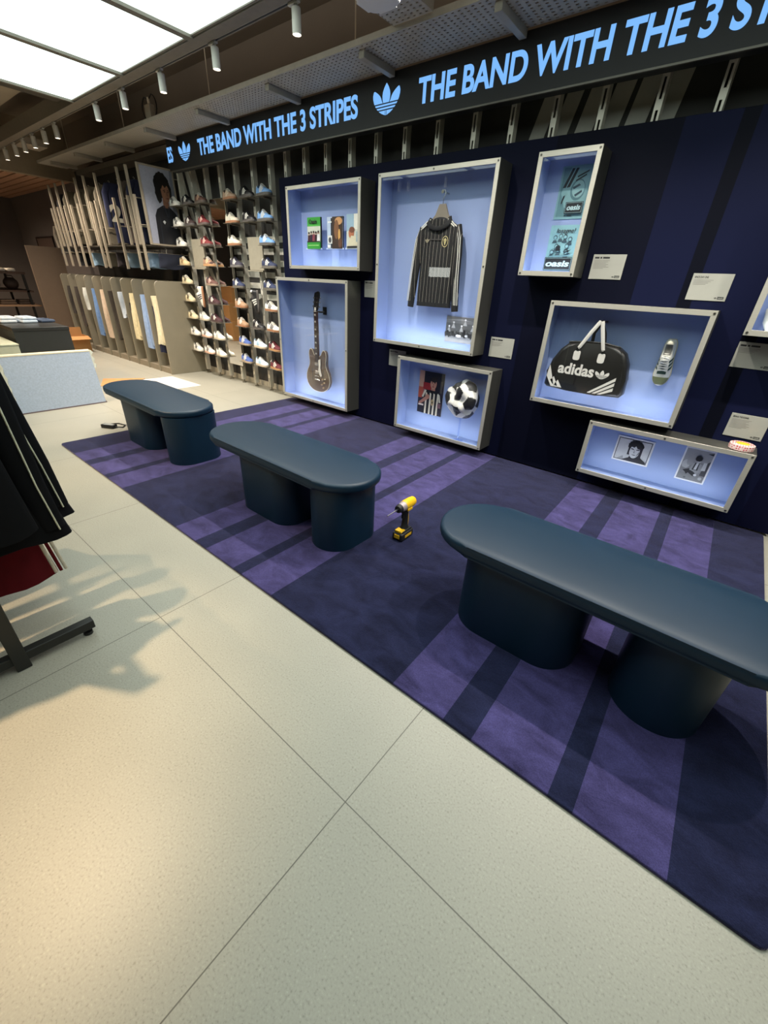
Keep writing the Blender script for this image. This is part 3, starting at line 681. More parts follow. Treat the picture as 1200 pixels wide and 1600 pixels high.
for z in (0.44, 0.50, 0.56, 0.625, 0.70, 0.78, 0.85): mb.box(-0.012, 0.012, -0.0142, -0.0135, z-0.009, z+0.009)
mb.build('inlay_dots', inl, nk)
mb = MB(); z = 0.883
for k in range(20):
    mb.box(-0.0225, 0.0225, -0.0148, -0.0135, z-0.0008, z+0.0008); z = 0.34+(z-0.34)*0.917
mb.build('fret_lines', mat('fret_nickel', (150, 146, 136), rough=0.3, metal=0.9), nk)
MB().box(-0.022, 0.022, -0.016, -0.008, 0.883, 0.889).build('nut', inl, nk)
head = [(-0.022, 0.885), (0.022, 0.885), (0.036, 0.915), (0.031, 0.96), (0.036, 1.01), (0.044, 1.045), (0.036, 1.075), (0.014, 1.086), (-0.008, 1.078), (-0.036, 1.070), (-0.042, 1.04), (-0.034, 0.99), (-0.031, 0.94), (-0.036, 0.915)]
hs = MB().prism(head, lambda u, v, d: (u, d+(v-0.885)*0.17, v), -0.009, 0.007, None, 0.002, 1).build('headstock', mat('headstock_black', (22, 20, 20), rough=0.25, coat=0.5), gt)
for s_ in (-1, 1):
    for k in range(3):
        z = 0.935+0.042*k; yy = (z-0.885)*0.17
        mb = MB(); mb.cyl((s_*0.02, yy-0.018, z), (s_*0.02, yy-0.009, z), 0.0055, n=12); mb.cyl((s_*0.034, yy, z), (s_*0.052, yy, z), 0.003, n=8); mb.box(s_*0.050-0.004*(s_ < 0), s_*0.050+0.012 if s_ > 0 else s_*0.050, yy-0.006, yy+0.006, z-0.009, z+0.009, None, 0.003, 1)
        mb.build('tuning_peg', mat('chrome', (200, 198, 192), rough=0.15, metal=1.0), hs, 40)
MB().box(-0.012, 0.012, -0.010, -0.0085, 0.895, 0.925).build('truss_cover', inl, hs)
pg = [(0.024, 0.37), (0.060, 0.385), (0.062, 0.33), (0.055, 0.28), (0.066, 0.235), (0.078, 0.20), (0.062, 0.182), (0.040, 0.20), (0.022, 0.25), (0.030, 0.30)]
MB().prism(pg, G, -0.008, -0.004).build('pickguard', mat('white_pickguard', (222, 216, 204), rough=0.3), gt)
chrome = mat('chrome', (200, 198, 192), rough=0.15, metal=1.0)
for z in (0.325, 0.228): MB().box(-0.036, 0.022, -0.010, 0.004, z-0.017, z+0.017, None, 0.003, 1).build('pickup', mat('nickel_pickup', (206, 196, 186), rough=0.25, metal=0.7), gt)
MB().box(-0.040, 0.030, -0.012, 0.004, 0.178, 0.190, None, 0.002, 1).build('bridge', chrome, gt)
MB().box(-0.045, 0.040, -0.010, 0.004, 0.135, 0.150, None, 0.003, 1).build('tailpiece', chrome, gt)
for x, z in ((0.085, 0.155), (0.112, 0.118), (0.075, 0.095), (0.100, 0.060)): MB().cyl((x, 0.004, z), (x, -0.012, z), 0.0105, 0.009, 16).build('knob', mat('amber_knob', (150, 124, 92), rough=0.3), gt, 40)
MB().cyl((0.128, 0.004, 0.165), (0.128, -0.012, 0.165), 0.006, n=12).build('switch', bind, gt, 40)
for s_ in (-1, 1):
    MB().tube([(s_*0.098, 0.0032, 0.13), (s_*0.088, 0.0032, 0.16), (s_*0.092, 0.0032, 0.20), (s_*0.098, 0.0032, 0.24), (s_*0.092, 0.0032, 0.265)], 0.0045, 6, None, 0.3, (0, 1, 0)).build('sound_hole', mat('hole_black', (10, 9, 8), rough=0.9), gb)
mb = MB()
for k in range(6):
    a0 = -0.016+0.0064*k; mb.cyl((a0*1.3, -0.014, 0.15), (a0, -0.018, 0.886), 0.0006, n=5)
mb.build('string_lines', chrome, gt)

# ------------------------------------------------------------ jersey, hanger, arena photograph
pin = pinstripe_material()
jersey_black = mat('jersey_rib_black', (18, 18, 21), rough=0.85, var=0.15)
JX, JY, JZ = -2.29, 3.505, 1.285
hk = thing('wall_peg', 'small chrome peg at the top of the jersey case', 'peg', (-2.292, BACK, 2.09))
MB().cyl((0, 0, 0), (0, -0.09, 0), 0.006, n=12).build('rod', chrome, hk, 40)
MB().cyl((0, -0.09, 0), (0, -0.098, 0), 0.013, n=16).build('end_cap', chrome, hk, 40)
hn = thing('clothes_hanger', 'taupe hanger with a wire hook carrying the pinstriped jersey', 'hanger', (JX+0.005, JY, 1.86))
MB().tube([(0.0, 0, 0.14), (0.0, 0, 0.19), (0.018, 0, 0.215), (0.012, 0, 0.240), (-0.002, 0, 0.243), (-0.014, 0, 0.238)], 0.003, 8).build('hook', chrome, hn, 60)
MB().prism([(-0.17, -0.02), (-0.06, 0.075), (-0.03, 0.15), (0.03, 0.15), (0.06, 0.075), (0.17, -0.02), (0.15, -0.03), (0.05, 0.03), (-0.05, 0.03), (-0.15, -0.03)], G, -0.008, 0.008, None, 0.003, 2).build('yoke', mat('hanger_taupe', (124, 116, 104), rough=0.5), hn)
js = thing('football_jersey', 'black pinstriped long sleeved jersey with a crest hanging in the case', 'jersey', (JX, JY, JZ))
rows = [(0.0, 0.178, 0.0), (0.06, 0.180, 0.0), (0.18, 0.176, 0.0), (0.30, 0.172, 0.002), (0.42, 0.176, 0.004), (0.50, 0.186, 0.004), (0.55, 0.180, 0.003), (0.585, 0.150, 0.002), (0.61, 0.105, 0.0), (0.622, 0.07, 0.0)]
rings = []
for z, hw, ox in rows:
    th = 0.036 if z < 0.5 else 0.030
    rings.append([(ox+hw*math.copysign(abs(math.cos(a))**0.7, math.cos(a)), th*math.copysign(abs(math.sin(a))**0.8, math.sin(a))*(1+0.22*math.sin(9*math.cos(a)+z*9)*(1-z)), z) for a in [2*PI*i/40 for i in range(40)]])
MB().loft(rings).build('torso', pin, js, 70)
MB().loft([[(x*1.01, y*1.02, z-0.03+0.034*k) for x, y, z in rings[0]] for k in (0, 1)]).build('hem', jersey_black, js, 70)
sl = [[(-0.155, 0.0, 0.555), (-0.19, -0.004, 0.48), (-0.206, -0.006, 0.36), (-0.222, -0.008, 0.22), (-0.236, -0.006, 0.08), (-0.245, -0.004, 0.005)], [(0.155, 0.0, 0.565), (0.190, -0.012, 0.48), (0.206, -0.02, 0.36), (0.215, -0.024, 0.22), (0.226, -0.022, 0.08), (0.236, -0.020, -0.005)]]
for k, pts in enumerate(sl):
    sv = MB().tube(pts, [0.05, 0.046, 0.042, 0.038, 0.035, 0.033], 18, None, 0.62, (0, 1, 0)).build('sleeve', pin, js, 70)
    e = pts[-1]; d = (Vector(pts[-1])-Vector(pts[-2])).normalized()
    MB().tube([Vector(e), Vector(e)+d*0.05], [0.034, 0.031], 16, None, 0.62, (0, 1, 0)).build('cuff', jersey_black, sv, 70)
    mb = MB(); sgn = -1 if k == 0 else 1
    for off in (-0.016, 0.0, 0.016):
        P = [Vector(p)+Vector((sgn*0.002+off, -0.029-0.001*i+(0.004 if abs(off) > 0.01 else 0)+0.0015*i, 0)) for i, p in enumerate(pts)]
        if k == 1: P = [p+Vector((0.016, 0.002, 0)) for p in P]
        else: P = [p+Vector((-0.018, 0.004, 0)) for p in P]
        mb.tube(P, 0.0035, 6, None, 0.5, (0, 1, 0))
    mb.build('sleeve_stripe', mat('off_white_tape', (206, 204, 194), rough=0.8), sv, 60)
for sgn in (-1, 1):
    mb = MB()
    for off in (0.0, 0.016): mb.tube([(sgn*(0.085), -0.026, 0.618-off), (sgn*0.125, -0.03, 0.600-off), (sgn*0.175, -0.028, 0.565-off)], 0.005, 6, None, 0.5, (0, 1, 0))
    mb.build('shoulder_stripe', mat('off_white_tape', (206, 204, 194)), js, 60)
MB().tube([(-0.088, -0.012, 0.628), (-0.102, -0.03, 0.595), (-0.076, -0.042, 0.572), (-0.02, -0.044, 0.552), (0.03, -0.044, 0.554), (0.084, -0.040, 0.576), (0.106, -0.028, 0.60), (0.09, -0.010, 0.632)], [0.018, 0.022, 0.021, 0.016, 0.016, 0.021, 0.022, 0.018], 12, None, 0.5, (0, 1, 0)).build('collar', jersey_black, js, 60)
MB().prism(ell(0, 0.598, 0.085, 0.038), G, -0.014, -0.006).build('inner_back', mat('jersey_inner', (40, 40, 44), rough=0.9), js)
MB().box(-0.10, 0.10, -0.0395, -0.037, 0.475, 0.481).build('yoke_seam', mat('seam_grey', (64, 62, 60), rough=0.8), js)
trefoil('trefoil_badge', -0.095, 0.455, 0.04, 0.032, -0.0405, mat('badge_gold', (150, 142, 116), rough=0.6), js, G, 20)
cr = MB(); gold = mat('crest_gold', (196, 182, 130), rough=0.6)
o_ = ell(0.085, 0.462, 0.030, 0.040, 24); i_ = ell(0.085, 0.462, 0.025, 0.035, 24)
for i in range(24): cr.flat([G(*o_[i], -0.041), G(*o_[(i+1) % 24], -0.041), G(*i_[(i+1) % 24], -0.041), G(*i_[i], -0.041)])
cr.prism([(0.070, 0.475), (0.077, 0.480), (0.085, 0.452), (0.093, 0.480), (0.100, 0.475), (0.088, 0.438), (0.082, 0.438)], G, -0.0418, -0.041); cr.prism(ell(0.085, 0.478, 0.006, 0.009, 10), G, -0.0418, -0.041)
cr.build('crest', gold, js)
def photo(x0, z0, w_, h, shapes, label, border=None, y=BACK):
    t = thing('photograph', label, 'photograph', (x0+w_/2, y, z0))
    MB().box(-w_/2, w_/2, -0.004, 0, 0, h).build('print', mat('photo_white', (224, 224, 224), rough=0.4), t)
    bx = border or 0.0
    picture('image', t, lambda u, v, d: (-w_/2+bx+u*(w_-2*bx), -0.004-d, bx+v*(h-2*bx)), shapes)
    return t
g = lambda v: (v, v, v)
random.seed(5)
ar = [(g(120), rect(0, 0, 1, 1)), (g(96), rect(0, 0.45, 1, 0.75)), (g(150), rect(0, 0.86, 1, 1.0)), (g(110), [(0, 0.86), (0.5, 0.93), (1, 0.84), (1, 1), (0, 1)]), (g(150), rect(0, 0, 1, 0.27))]
for u, v in ((0.12, 0.62), (0.27, 0.78), (0.55, 0.66), (0.66, 0.9), (0.93, 0.7)): ar += [(g(170), [(u-0.07, v-0.22), (u+0.07, v-0.22), (u, v)]), (g(236), ell(u, v, 0.03, 0.035, 10))]
for k in range(16):
    u = 0.03+0.063*k; ar.append((g(34 if k % 3 else 60), ell(u, 0.32+0.03*math.sin(k*2.2), 0.04, random.uniform(0.06, 0.13), 10, 0.2)))
ar += [(g(226), ell(0.5, 0.27, 0.10, 0.06, 12, 0.2)), (g(20), ell(0.68, 0.36, 0.06, 0.16, 12, 0.2)), (g(200), ell(0.76, 0.3, 0.05, 0.05, 10))]
photo(-2.178, 0.973, 0.303, 0.215, ar, 'black and white photograph of a floodlit crowd, below the jersey')

# ------------------------------------------------------------ player photograph and crumpled football
sk, rd = (170, 116, 100), (150, 36, 40)
pl = [((24, 20, 34), rect(0, 0, 1, 1)), ((196, 150, 130), rect(0, 0.55, 0.2, 1)), ((176, 80, 60), rect(0, 0.36, 0.22, 0.62)), (rd, rect(0.18, 0.58, 0.5, 0.74)), ((150, 84, 84), rect(0.18, 0.50, 0.45, 0.58)), ((70, 66, 62), rect(0.86, 0.55, 0.95, 0.82)), ((18, 17, 22), [(0.2, 0.0), (0.84, 0.0), (0.92, 0.42), (0.80, 0.56), (0.28, 0.58), (0.16, 0.42)])]
for u in (0.30, 0.47, 0.62, 0.77): pl.append(((214, 204, 184), [(u, 0), (u+0.07, 0), (u+0.07, 0.50), (u+0.01, 0.52)]))
pl += [((206, 198, 180), [(0.16, 0.40), (0.22, 0.38), (0.34, 0.56), (0.26, 0.57)]), ((206, 198, 180), [(0.80, 0.54), (0.88, 0.5), (0.94, 0.33), (0.87, 0.33)]), (sk, [(0.04, 0.24), (0.14, 0.22), (0.42, 0.36), (0.36, 0.44)]), ((222, 206, 196), rect(0.05, 0.18, 0.26, 0.22)), (sk, ell(0.4, 0.42, 0.08, 0.06, 12)), (sk, rect(0.52, 0.58, 0.68, 0.68)), ((190, 134, 116), ell(0.6, 0.74, 0.125, 0.125, 20)), ((36, 24, 22), ell(0.6, 0.83, 0.14, 0.06, 16, 0.1)), ((60, 34, 32), ell(0.55, 0.76, 0.025, 0.012, 8)), ((60, 34, 32), ell(0.66, 0.76, 0.025, 0.012, 8)), ((126, 62, 60), ell(0.6, 0.67, 0.045, 0.012, 10)), ((150, 98, 84), ell(0.605, 0.715, 0.016, 0.03, 8)), ((176, 150, 110), ell(0.62, 0.30, 0.06, 0.08, 14)), ((50, 44, 36), ell(0.62, 0.30, 0.025, 0.03, 8)), ((120, 84, 92), rect(0.84, 0.20, 0.97, 0.31))]
photo(-2.42, 0.257, 0.297, 0.42, pl, 'colour photograph of a person in a black and white striped shirt, beside the football')
def football():
    t = thing('football', 'crumpled white and black leather football resting in the low case', 'football', (-1.838, 3.462, 0.342))
    bm = bmesh.new(); bmesh.ops.create_icosphere(bm, subdivisions=1, radius=1)
    # truncated icosahedron directions: pentagon centres are the twelve corners
    cen = [v.co.normalized() for v in bm.verts]; bm.free()
    bm = bmesh.new(); bmesh.ops.create_icosphere(bm, subdivisions=5, radius=1)
    rot = Matrix.Rotation(0.5, 3, 'X') @ Matrix.Rotation(0.35, 3, 'Z') @ Matrix.Rotation(0.6, 3, 'Y')
    cen = [rot @ c for c in cen]
    ico = bpy.data.meshes.new('football'); random.seed(11)
    dents = [(Vector((random.uniform(-1, 1), random.uniform(-1, 0.3), random.uniform(-1, 1))).normalized(), random.uniform(0.09, 0.2), random.uniform(3, 9)) for _ in range(26)]
    def pent(d):
        best = max(cen, key=lambda c: c.dot(d)); a = best.orthogonal().normalized(); b_ = best.cross(a)
        nb = sorted([c for c in cen if c is not best], key=lambda c: -c.dot(best))[:5]
        # inside the pentagon when nearer the corner than every edge cut at one third
        mx = max((nbv-best).normalized().dot(d-best) for nbv in nb)
        return mx
    wm = mat('white_leather', (222, 218, 212), rough=0.5, var=0.05); bk = mat('black_leather', (34, 34, 36), rough=0.45); sm = mat('ball_seam', (120, 118, 114), rough=0.7)
    ico.materials.append(wm); ico.materials.append(bk); ico.materials.append(sm)
    for f in bm.faces:
        d = f.calc_center_median().normalized(); p = pent(d)
        f.material_index = 1 if p < 0.345 else (2 if p < 0.36 else 0); f.smooth = True
    for v in bm.verts:
        d = v.co.normalized(); r = 1.0
        for c, dep, sh in dents:
            x = max(0.0, d.dot(c)); r -= dep*x**(sh*4)
        r -= 0.05*abs(math.sin(5*d.x+3*d.z))*abs(math.sin(4*d.z-2*d.x+1))
        v.co = Vector((d.x*0.180*r, d.y*0.118*r, d.z*0.186*r + 0.170))
    for v in bm.verts: v.co.z = max(v.co.z, 0.0)
    bm.to_mesh(ico); bm.free()
    o = bpy.data.objects.new('leather_shell', ico); C.objects.link(o); o.parent = t
    st = thing('ball_stand', 'small clear stand under the crumpled football', 'stand', (-1.838, 3.475, 0.110))
    MB().cyl((0, 0, 0), (0, 0, 0.004), 0.05, n=24).build('foot', glass_mat('ledge_acrylic'), st)
    MB().cyl((0, 0, 0.004), (0, 0, 0.226), 0.008, n=12).build('column', glass_mat('ledge_acrylic'), st)
    MB().cyl((0, 0, 0.226), (0, 0, 0.231), 0.045, n=24).build('saddle', glass_mat('ledge_acrylic'), st)
football()

# ------------------------------------------------------------ the two sea green posters
pg1, pg2, ink = (122, 164, 170), (96, 136, 142), (22, 30, 38)
def poster(x0, z0, w_, h, shapes, label, box, base):
    t = thing('poster', label, 'poster', (x0+w_/2, BACK, z0))
    MB().box(-w_/2, w_/2, -0.004, 0, 0, h).build('sheet', mat('poster_green_%d' % base[0], base, rough=0.5), t)
    picture('artwork', t, lambda u, v, d: (-w_/2+u*w_, -0.004-d, v*h), shapes)
    bx0, bz0, bx1, bz1 = [(-w_/2+box[0]*w_), box[1]*h, (-w_/2+box[2]*w_), box[3]*h]
    Fp = lambda u, v, d: (u, d, v)
    mb = MB(); mb.prism(rect(bx0, bz0, bx1, bz1), Fp, -0.020, -0.019, mat('box_ink', (18, 24, 30), rough=0.5)); mb.prism(rect(bx0+0.004, bz0+0.004, bx1-0.004, bz1-0.004), Fp, -0.0205, -0.020, mat('box_pale', (150, 186, 192), rough=0.5)); mb.prism(rect(bx0+0.006, bz0+0.006, bx1-0.006, bz1-0.006), Fp, -0.021, -0.0205, mat('box_ink', (18, 24, 30)))
    mb.build('logo_box', None, t)
    text('logo_word', 'oasis', bx0+0.014, bz0+(bz1-bz0)*0.28, (bx1-bx0)-0.028, (bz1-bz0)*0.46, -0.0211, mat('logo_pale', (186, 214, 216), rough=0.5), t, 0.0005, 0.035, Fp, 0.15)
    return t
p1 = [(pg1, rect(0, 0, 1, 1)), (pg2, rect(0.06, 0.05, 0.94, 0.97)), ((130, 172, 176), [(0.10, 0.5), (0.30, 0.97), (0.94, 0.97), (0.94, 0.2), (0.3, 0.22)]), (ink, [(0.12, 0.60), (0.22, 0.60), (0.42, 0.95), (0.33, 0.95)]), (ink, [(0.25, 0.60), (0.36, 0.61), (0.55, 0.95), (0.46, 0.95)]), ((84, 122, 130), ell(0.64, 0.55, 0.24, 0.2, 24)), ((140, 180, 182), ell(0.66, 0.56, 0.2, 0.16, 24)), ((52, 72, 82), [(0.46, 0.6), (0.66, 0.66), (0.72, 0.63), (0.5, 0.56)]), ((52, 72, 82), [(0.56, 0.46), (0.78, 0.54), (0.8, 0.5), (0.6, 0.42)]), (ink, [(0.55, 0.80), (0.9, 0.90), (0.9, 0.87), (0.56, 0.77)]), (ink, [(0.52, 0.73), (0.84, 0.83), (0.84, 0.80), (0.53, 0.70)]), (ink, [(0.16, 0.30), (0.2, 0.30), (0.26, 0.46), (0.2, 0.44)]), (ink, rect(0.36, 0.06, 0.42, 0.075)), (ink, rect(0.46, 0.06, 0.62, 0.075))]
poster(-1.375, 1.882, 0.205, 0.302, p1, 'upper sea green poster with bold dark brush strokes in the narrow case', (0.36, 0.10, 0.95, 0.32), pg1)
p2 = [((132, 178, 186), rect(0, 0, 1, 1))]
random.seed(9)
for (u, v) in ((0.22, 0.74), (0.4, 0.77), (0.56, 0.75), (0.74, 0.70), (0.32, 0.55), (0.68, 0.55), (0.2, 0.42), (0.42, 0.46), (0.7, 0.42)):
    p2 += [((44, 60, 70), ell(u, v, 0.07, 0.05, 14)), ((132, 178, 186), ell(u, v-0.006, 0.05, 0.036, 14)), ((60, 82, 92), [(u-0.09, v-0.13), (u+0.09, v-0.12), (u+0.05, v-0.06), (u-0.05, v-0.06)])]
p2 += [(ink, ell(0.40, 0.52, 0.08, 0.045, 12, 0.1)), (ink, rect(0.33, 0.44, 0.47, 0.49)), (ink, [(0.62, 0.42), (0.86, 0.47), (0.8, 0.43), (0.64, 0.39)]), ((100, 140, 150), [(0.1, 0.33), (0.9, 0.36), (0.8, 0.32), (0.15, 0.30)])]
po = poster(-1.375, 1.563, 0.212, 0.284, p2, 'lower sea green poster with drawn figures in the narrow case', (0.02, 0.01, 0.97, 0.30), (132, 178, 186))
text('headline', 'losagne!', -0.058, 0.228, 0.135, 0.036, -0.010, mat('black_ink', (30, 30, 30)), po, 0.0005, 0.01, lambda u, v, d: (u, d, v), 0.2)

# ------------------------------------------------------------ sports bag and old sneaker
bag_black = mat('black_bag_vinyl', (27, 26, 24), rough=0.38, var=0.15, scale=6)
sb = thing('sports_bag', 'black vinyl sports bag with white lettering and stripes hanging by white handles', 'bag', (-0.845, 3.50, 0.758))
bo = [(-0.285, 0.02), (-0.26, 0.0), (-0.1, -0.004), (0.12, -0.004), (0.275, 0.004), (0.295, 0.03), (0.288, 0.13), (0.272, 0.235), (0.235, 0.305), (0.175, 0.345), (0.06, 0.352), (-0.08, 0.350), (-0.165, 0.338), (-0.215, 0.29), (-0.262, 0.21), (-0.28, 0.12)]
MB().prism(bo, G, -0.055, 0.055, None, 0.03, 4).build('body', bag_black, sb, 50)
MB().tube([(-0.17, -0.03, 0.342), (-0.05, -0.034, 0.356), (0.08, -0.034, 0.358), (0.19, -0.03, 0.342)], 0.006, 8).build('zip', mat('zip_black', (40, 40, 38), rough=0.3), sb, 60)
MB().tube([(0.26, -0.05, 0.02), (0.255, -0.053, 0.15), (0.235, -0.05, 0.26), (0.2, -0.045, 0.32)], 0.004, 6).build('side_piping', mat('zip_black', (40, 40, 38)), sb, 60)
white_v = mat('white_vinyl', (216, 212, 204), rough=0.45, var=0.03)
text('brand_word', 'adidas', -0.195, 0.118, 0.262, 0.082, -0.0553, white_v, sb, 0.001, 0.03, G)
trefoil('trefoil_emblem', 0.125, 0.118, 0.098, 0.062, -0.0558, white_v, sb, G, 30)
for k in range(3):
    MB().prism([(-0.272+0.036*k, 0.115-0.03*k-0.03), (-0.250+0.036*k, 0.140-0.022*k-0.03) if k else (-0.262, 0.17), (-0.198+0.03*k, 0.012), (-0.222+0.03*k, 0.012)], G, -0.0563, -0.0553).build('stripe', white_v, sb)
    MB().prism([(0.055+0.036*k, 0.010), (0.078+0.036*k, 0.010), (0.226, 0.118-0.036*k), (0.226, 0.142-0.036*k)], G, -0.0563, -0.0553).build('stripe', white_v, sb)
pk = thing('wall_peg', 'small dark peg holding the sports bag handles', 'peg', (-0.817, BACK, 1.250))
MB().cyl((0, 0, 0), (0, -0.12, 0), 0.007, n=12).build('rod', mat('peg_brown', (70, 44, 40), rough=0.5), pk, 40)
MB().cyl((0, -0.12, 0), (0, -0.128, 0), 0.015, n=16).build('end_cap', mat('peg_brown', (70, 44, 40)), pk, 40)
for hx in (-0.085, 0.088):
    MB().prism(rrect(hx-0.024, 0.225, hx+0.024, 0.292, 0.014, 5), G, -0.061, -0.0555, None, 0.001, 1).build('handle_patch', white_v, sb)
    MB().tube([(hx+0.014*math.cos(a), -0.060, 0.302+0.012*math.sin(a)) for a in [2*PI*i/16 for i in range(17)]], 0.003, 6).build('ring', mat('black_ring', (30, 30, 30), rough=0.4), sb, 60)
    MB().tube([(hx, -0.058, 0.308), (hx*0.75+0.007, -0.062, 0.36), (hx*0.42+0.016, -0.066, 0.43), (0.028+hx*0.06, -0.068, 0.500)], [0.012, 0.013, 0.0135, 0.013], 10, None, 0.35, (0, 1, 0)).build('handle', white_v, sb, 60)
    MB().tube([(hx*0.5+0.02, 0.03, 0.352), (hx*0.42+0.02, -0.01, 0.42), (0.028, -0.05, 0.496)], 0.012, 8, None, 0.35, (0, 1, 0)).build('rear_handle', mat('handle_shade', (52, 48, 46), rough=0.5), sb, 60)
# ------------------------------------------------------------ sneakers
SW = [(0, .016), (.03, .026), (.1, .031), (.2, .033), (.35, .034), (.5, .038), (.62, .043), (.75, .0455), (.85, .042), (.92, .035), (.97, .023), (1, .008)]
SH = [(0, .066), (.03, .078), (.08, .082), (.14, .066), (.2, .057), (.27, .062), (.33, .082), (.38, .090), (.44, .082), (.52, .067), (.62, .050), (.72, .041), (.82, .035), (.9, .029), (.96, .020), (1, .008)]
def itp(t, P):
    for (a, va), (b_, vb) in zip(P, P[1:]):
        if t <= b_: return va+(vb-va)*(t-a)/(b_-a)
    return P[-1][1]
SL = 0.275
def upper_pt(s, a, off=0.0, zb=0.020):
    """Point on the upper: s along heel to toe, a from 0 (viewer side welt) over the top to pi."""
    wv, hv = itp(s, SW)+off, itp(s, SH)+off
    c, n = math.cos(a), math.sin(a)
    y = -wv*math.copysign(abs(c)**0.75, c)*(1-0.25*n**3*(1 if s < 0.5 else 0.6))
    return (s*SL-SL/2, y, zb+hv*n**0.85)
def sneaker_meshes():
    out = {}
    S = [0.0, .02, .05, .09, .14, .2, .26, .32, .38, .44, .5, .56, .62, .68, .74, .8, .86, .91, .95, .98, 1.0]
    out['upper'] = lambda p: MB().loft([[upper_pt(s, PI*j/16) for j in range(17)] for s in S]).build('upper', None, p, 80)
    ol = [(s*SL-SL/2, -(itp(s, SW)+.003)) for s in S]; ol = ol + [(x, -y) for x, y in ol[::-1]]
    ol[0] = (ol[0][0]-.003, ol[0][1]); ol[-1] = (ol[-1][0]-.003, ol[-1][1])
    out['sole'] = lambda p: MB().prism(ol, TOP, 0.0, 0.024, None, 0.004, 2).build('sole', None, p, 50)
    def stripes(p):
        mb = MB()
        for k in range(3):
            for side in (0, 1):
                s0 = 0.35+0.083*k; rows_ = []
                for q in range(6):
                    a = 0.08+(0.95-0.05*k)*q/5; s = s0+0.09*q/5
                    aa = a if side == 0 else PI-a
                    rows_.append((upper_pt(s, aa, .0022), upper_pt(s+0.05, aa, .0022)))
                for q in range(5): mb.flat([rows_[q][0], rows_[q][1], rows_[q+1][1], rows_[q+1][0]])
        return mb.build('stripe_trim', None, p)
    out['stripe_trim'] = stripes
    def heel(p):
        ss = [0.0, .03, .06, .09]
        return MB().loft([[upper_pt(s, 0.75+(PI-1.5)*j/10, .0015) for j in range(11)] for s in ss], None, False, False).build('heel_tab', None, p, 60)
    out['heel_tab'] = heel
    def lining(p):
        ss = [.085, .12, .16, .2, .24, .28, .31]
        return MB().loft([[upper_pt(s, 0.95+(PI-1.9)*j/8, .0012) for j in range(9)] for s in ss], None, False, False).build('collar_lining', None, p, 60)
    out['collar_lining'] = lining
    def lace(p):
        mb = MB()
        for k in range(5):
            s = .385+.045*k
            mb.tube([upper_pt(s+0.012*(j % 2), 0.95+(PI-1.9)*j/6, .003) for j in range(7)], .003, 6)
        return mb.build('lace', None, p, 60)
    out['lace'] = lace
    def toe(p):
        ss = [.80, .85, .9, .94, .97]
        return MB().loft([[upper_pt(s, 0.12+(PI-.24)*j/12, .001) for j in range(13)] for s in ss], None, False, False).build('toe_cap', None, p, 60)
    out['toe_cap'] = toe
    return out
GUM, DKS, WHS = (156, 108, 76), (84, 78, 74), (214, 208, 196)
W_, K_ = (220, 216, 206), (26, 25, 27)
KINDS = {
 'white_black': ('white sneaker with black stripes', W_, K_, WHS, W_, W_), 'black_white': ('black sneaker with white stripes', K_, W_, DKS, W_, K_),
 'brown_tan': ('dark brown sneaker with tan stripes', (92, 62, 52), (206, 168, 140), (96, 84, 76), (206, 168, 140), (92, 62, 52)),
 'brown_white': ('dark brown sneaker with white stripes', (52, 34, 32), W_, DKS, W_, (52, 34, 32)),
 'burg_pink': ('burgundy sneaker with pale pink stripes', (112, 34, 36), (224, 184, 170), (98, 84, 78), (224, 184, 170), (112, 34, 36)),
 'cream': ('cream sneaker with tan trim', (206, 184, 140), (150, 110, 70), (196, 170, 128), (206, 184, 140), (206, 184, 140)),
 'cream_black': ('cream sneaker with black stripes', (214, 198, 160), (52, 42, 38), (206, 190, 156), K_, (214, 198, 160)),
 'tan_brown': ('tan sneaker with a dark brown collar', (150, 116, 92), (226, 190, 150), (184, 140, 96), (60, 40, 34), (70, 48, 40)),
 'tan': ('dusty tan sneaker with pale stripes', (176, 146, 122), (226, 206, 180), GUM, (214, 196, 172), (176, 146, 122)),
 'cream_gum': ('cream sneaker on a gum sole', (206, 200, 178), (226, 220, 204), GUM, (206, 200, 178), (214, 196, 176)),
 'blue': ('light blue suede sneaker with white stripes', (112, 154, 204), W_, (92, 88, 84), W_, (112, 154, 204)),
 'dark': ('charcoal sneaker with white stripes', (46, 42, 56), W_, (104, 100, 98), W_, (46, 42, 56)),
 'navy': ('navy sneaker with white stripes', (36, 44, 74), W_, (100, 94, 84), W_, (36, 44, 74)),
 'wine': ('dark wine sneaker with white stripes', (58, 22, 28), W_, (72, 54, 52), W_, (58, 22, 28)),
 'brown_pink': ('brown sneaker with pink stripes', (90, 58, 50), (220, 180, 168), (150, 128, 110), (220, 180, 168), (90, 58, 50)),
 'tan_white': ('gum soled tan sneaker with white stripes', (150, 120, 92), W_, GUM, W_, (150, 120, 92)),
 'white_navy': ('gum soled white sneaker with navy stripes', (220, 214, 200), (48, 46, 66), GUM, (70, 66, 80), (220, 214, 200)),
 'white_grey': ('white sneaker with pale grey stripes', W_, (176, 180, 180), (196, 184, 160), (198, 204, 204), W_),
 'white_pink': ('white sneaker with a pinkish sole', W_, (70, 56, 66), (214, 172, 150), (226, 196, 184), W_),
 'royal': ('mid blue sneaker with white stripes', (66, 88, 148), W_, (170, 150, 126), W_, (66, 88, 148)),
 'ice': ('ice blue and white sneaker', (206, 216, 224), (150, 186, 210), (196, 180, 156), (150, 186, 210), (206, 216, 224)),
 'burg_gum': ('gum soled burgundy sneaker with white stripes', (90, 26, 34), W_, (176, 132, 88), W_, (90, 26, 34)),
}
COLS = ['column beside portrait poster', 'second column from poster', 'column before tall mirror', 'mirror', 'column past tall mirror', 'middle column past mirror', 'column beside navy panel']
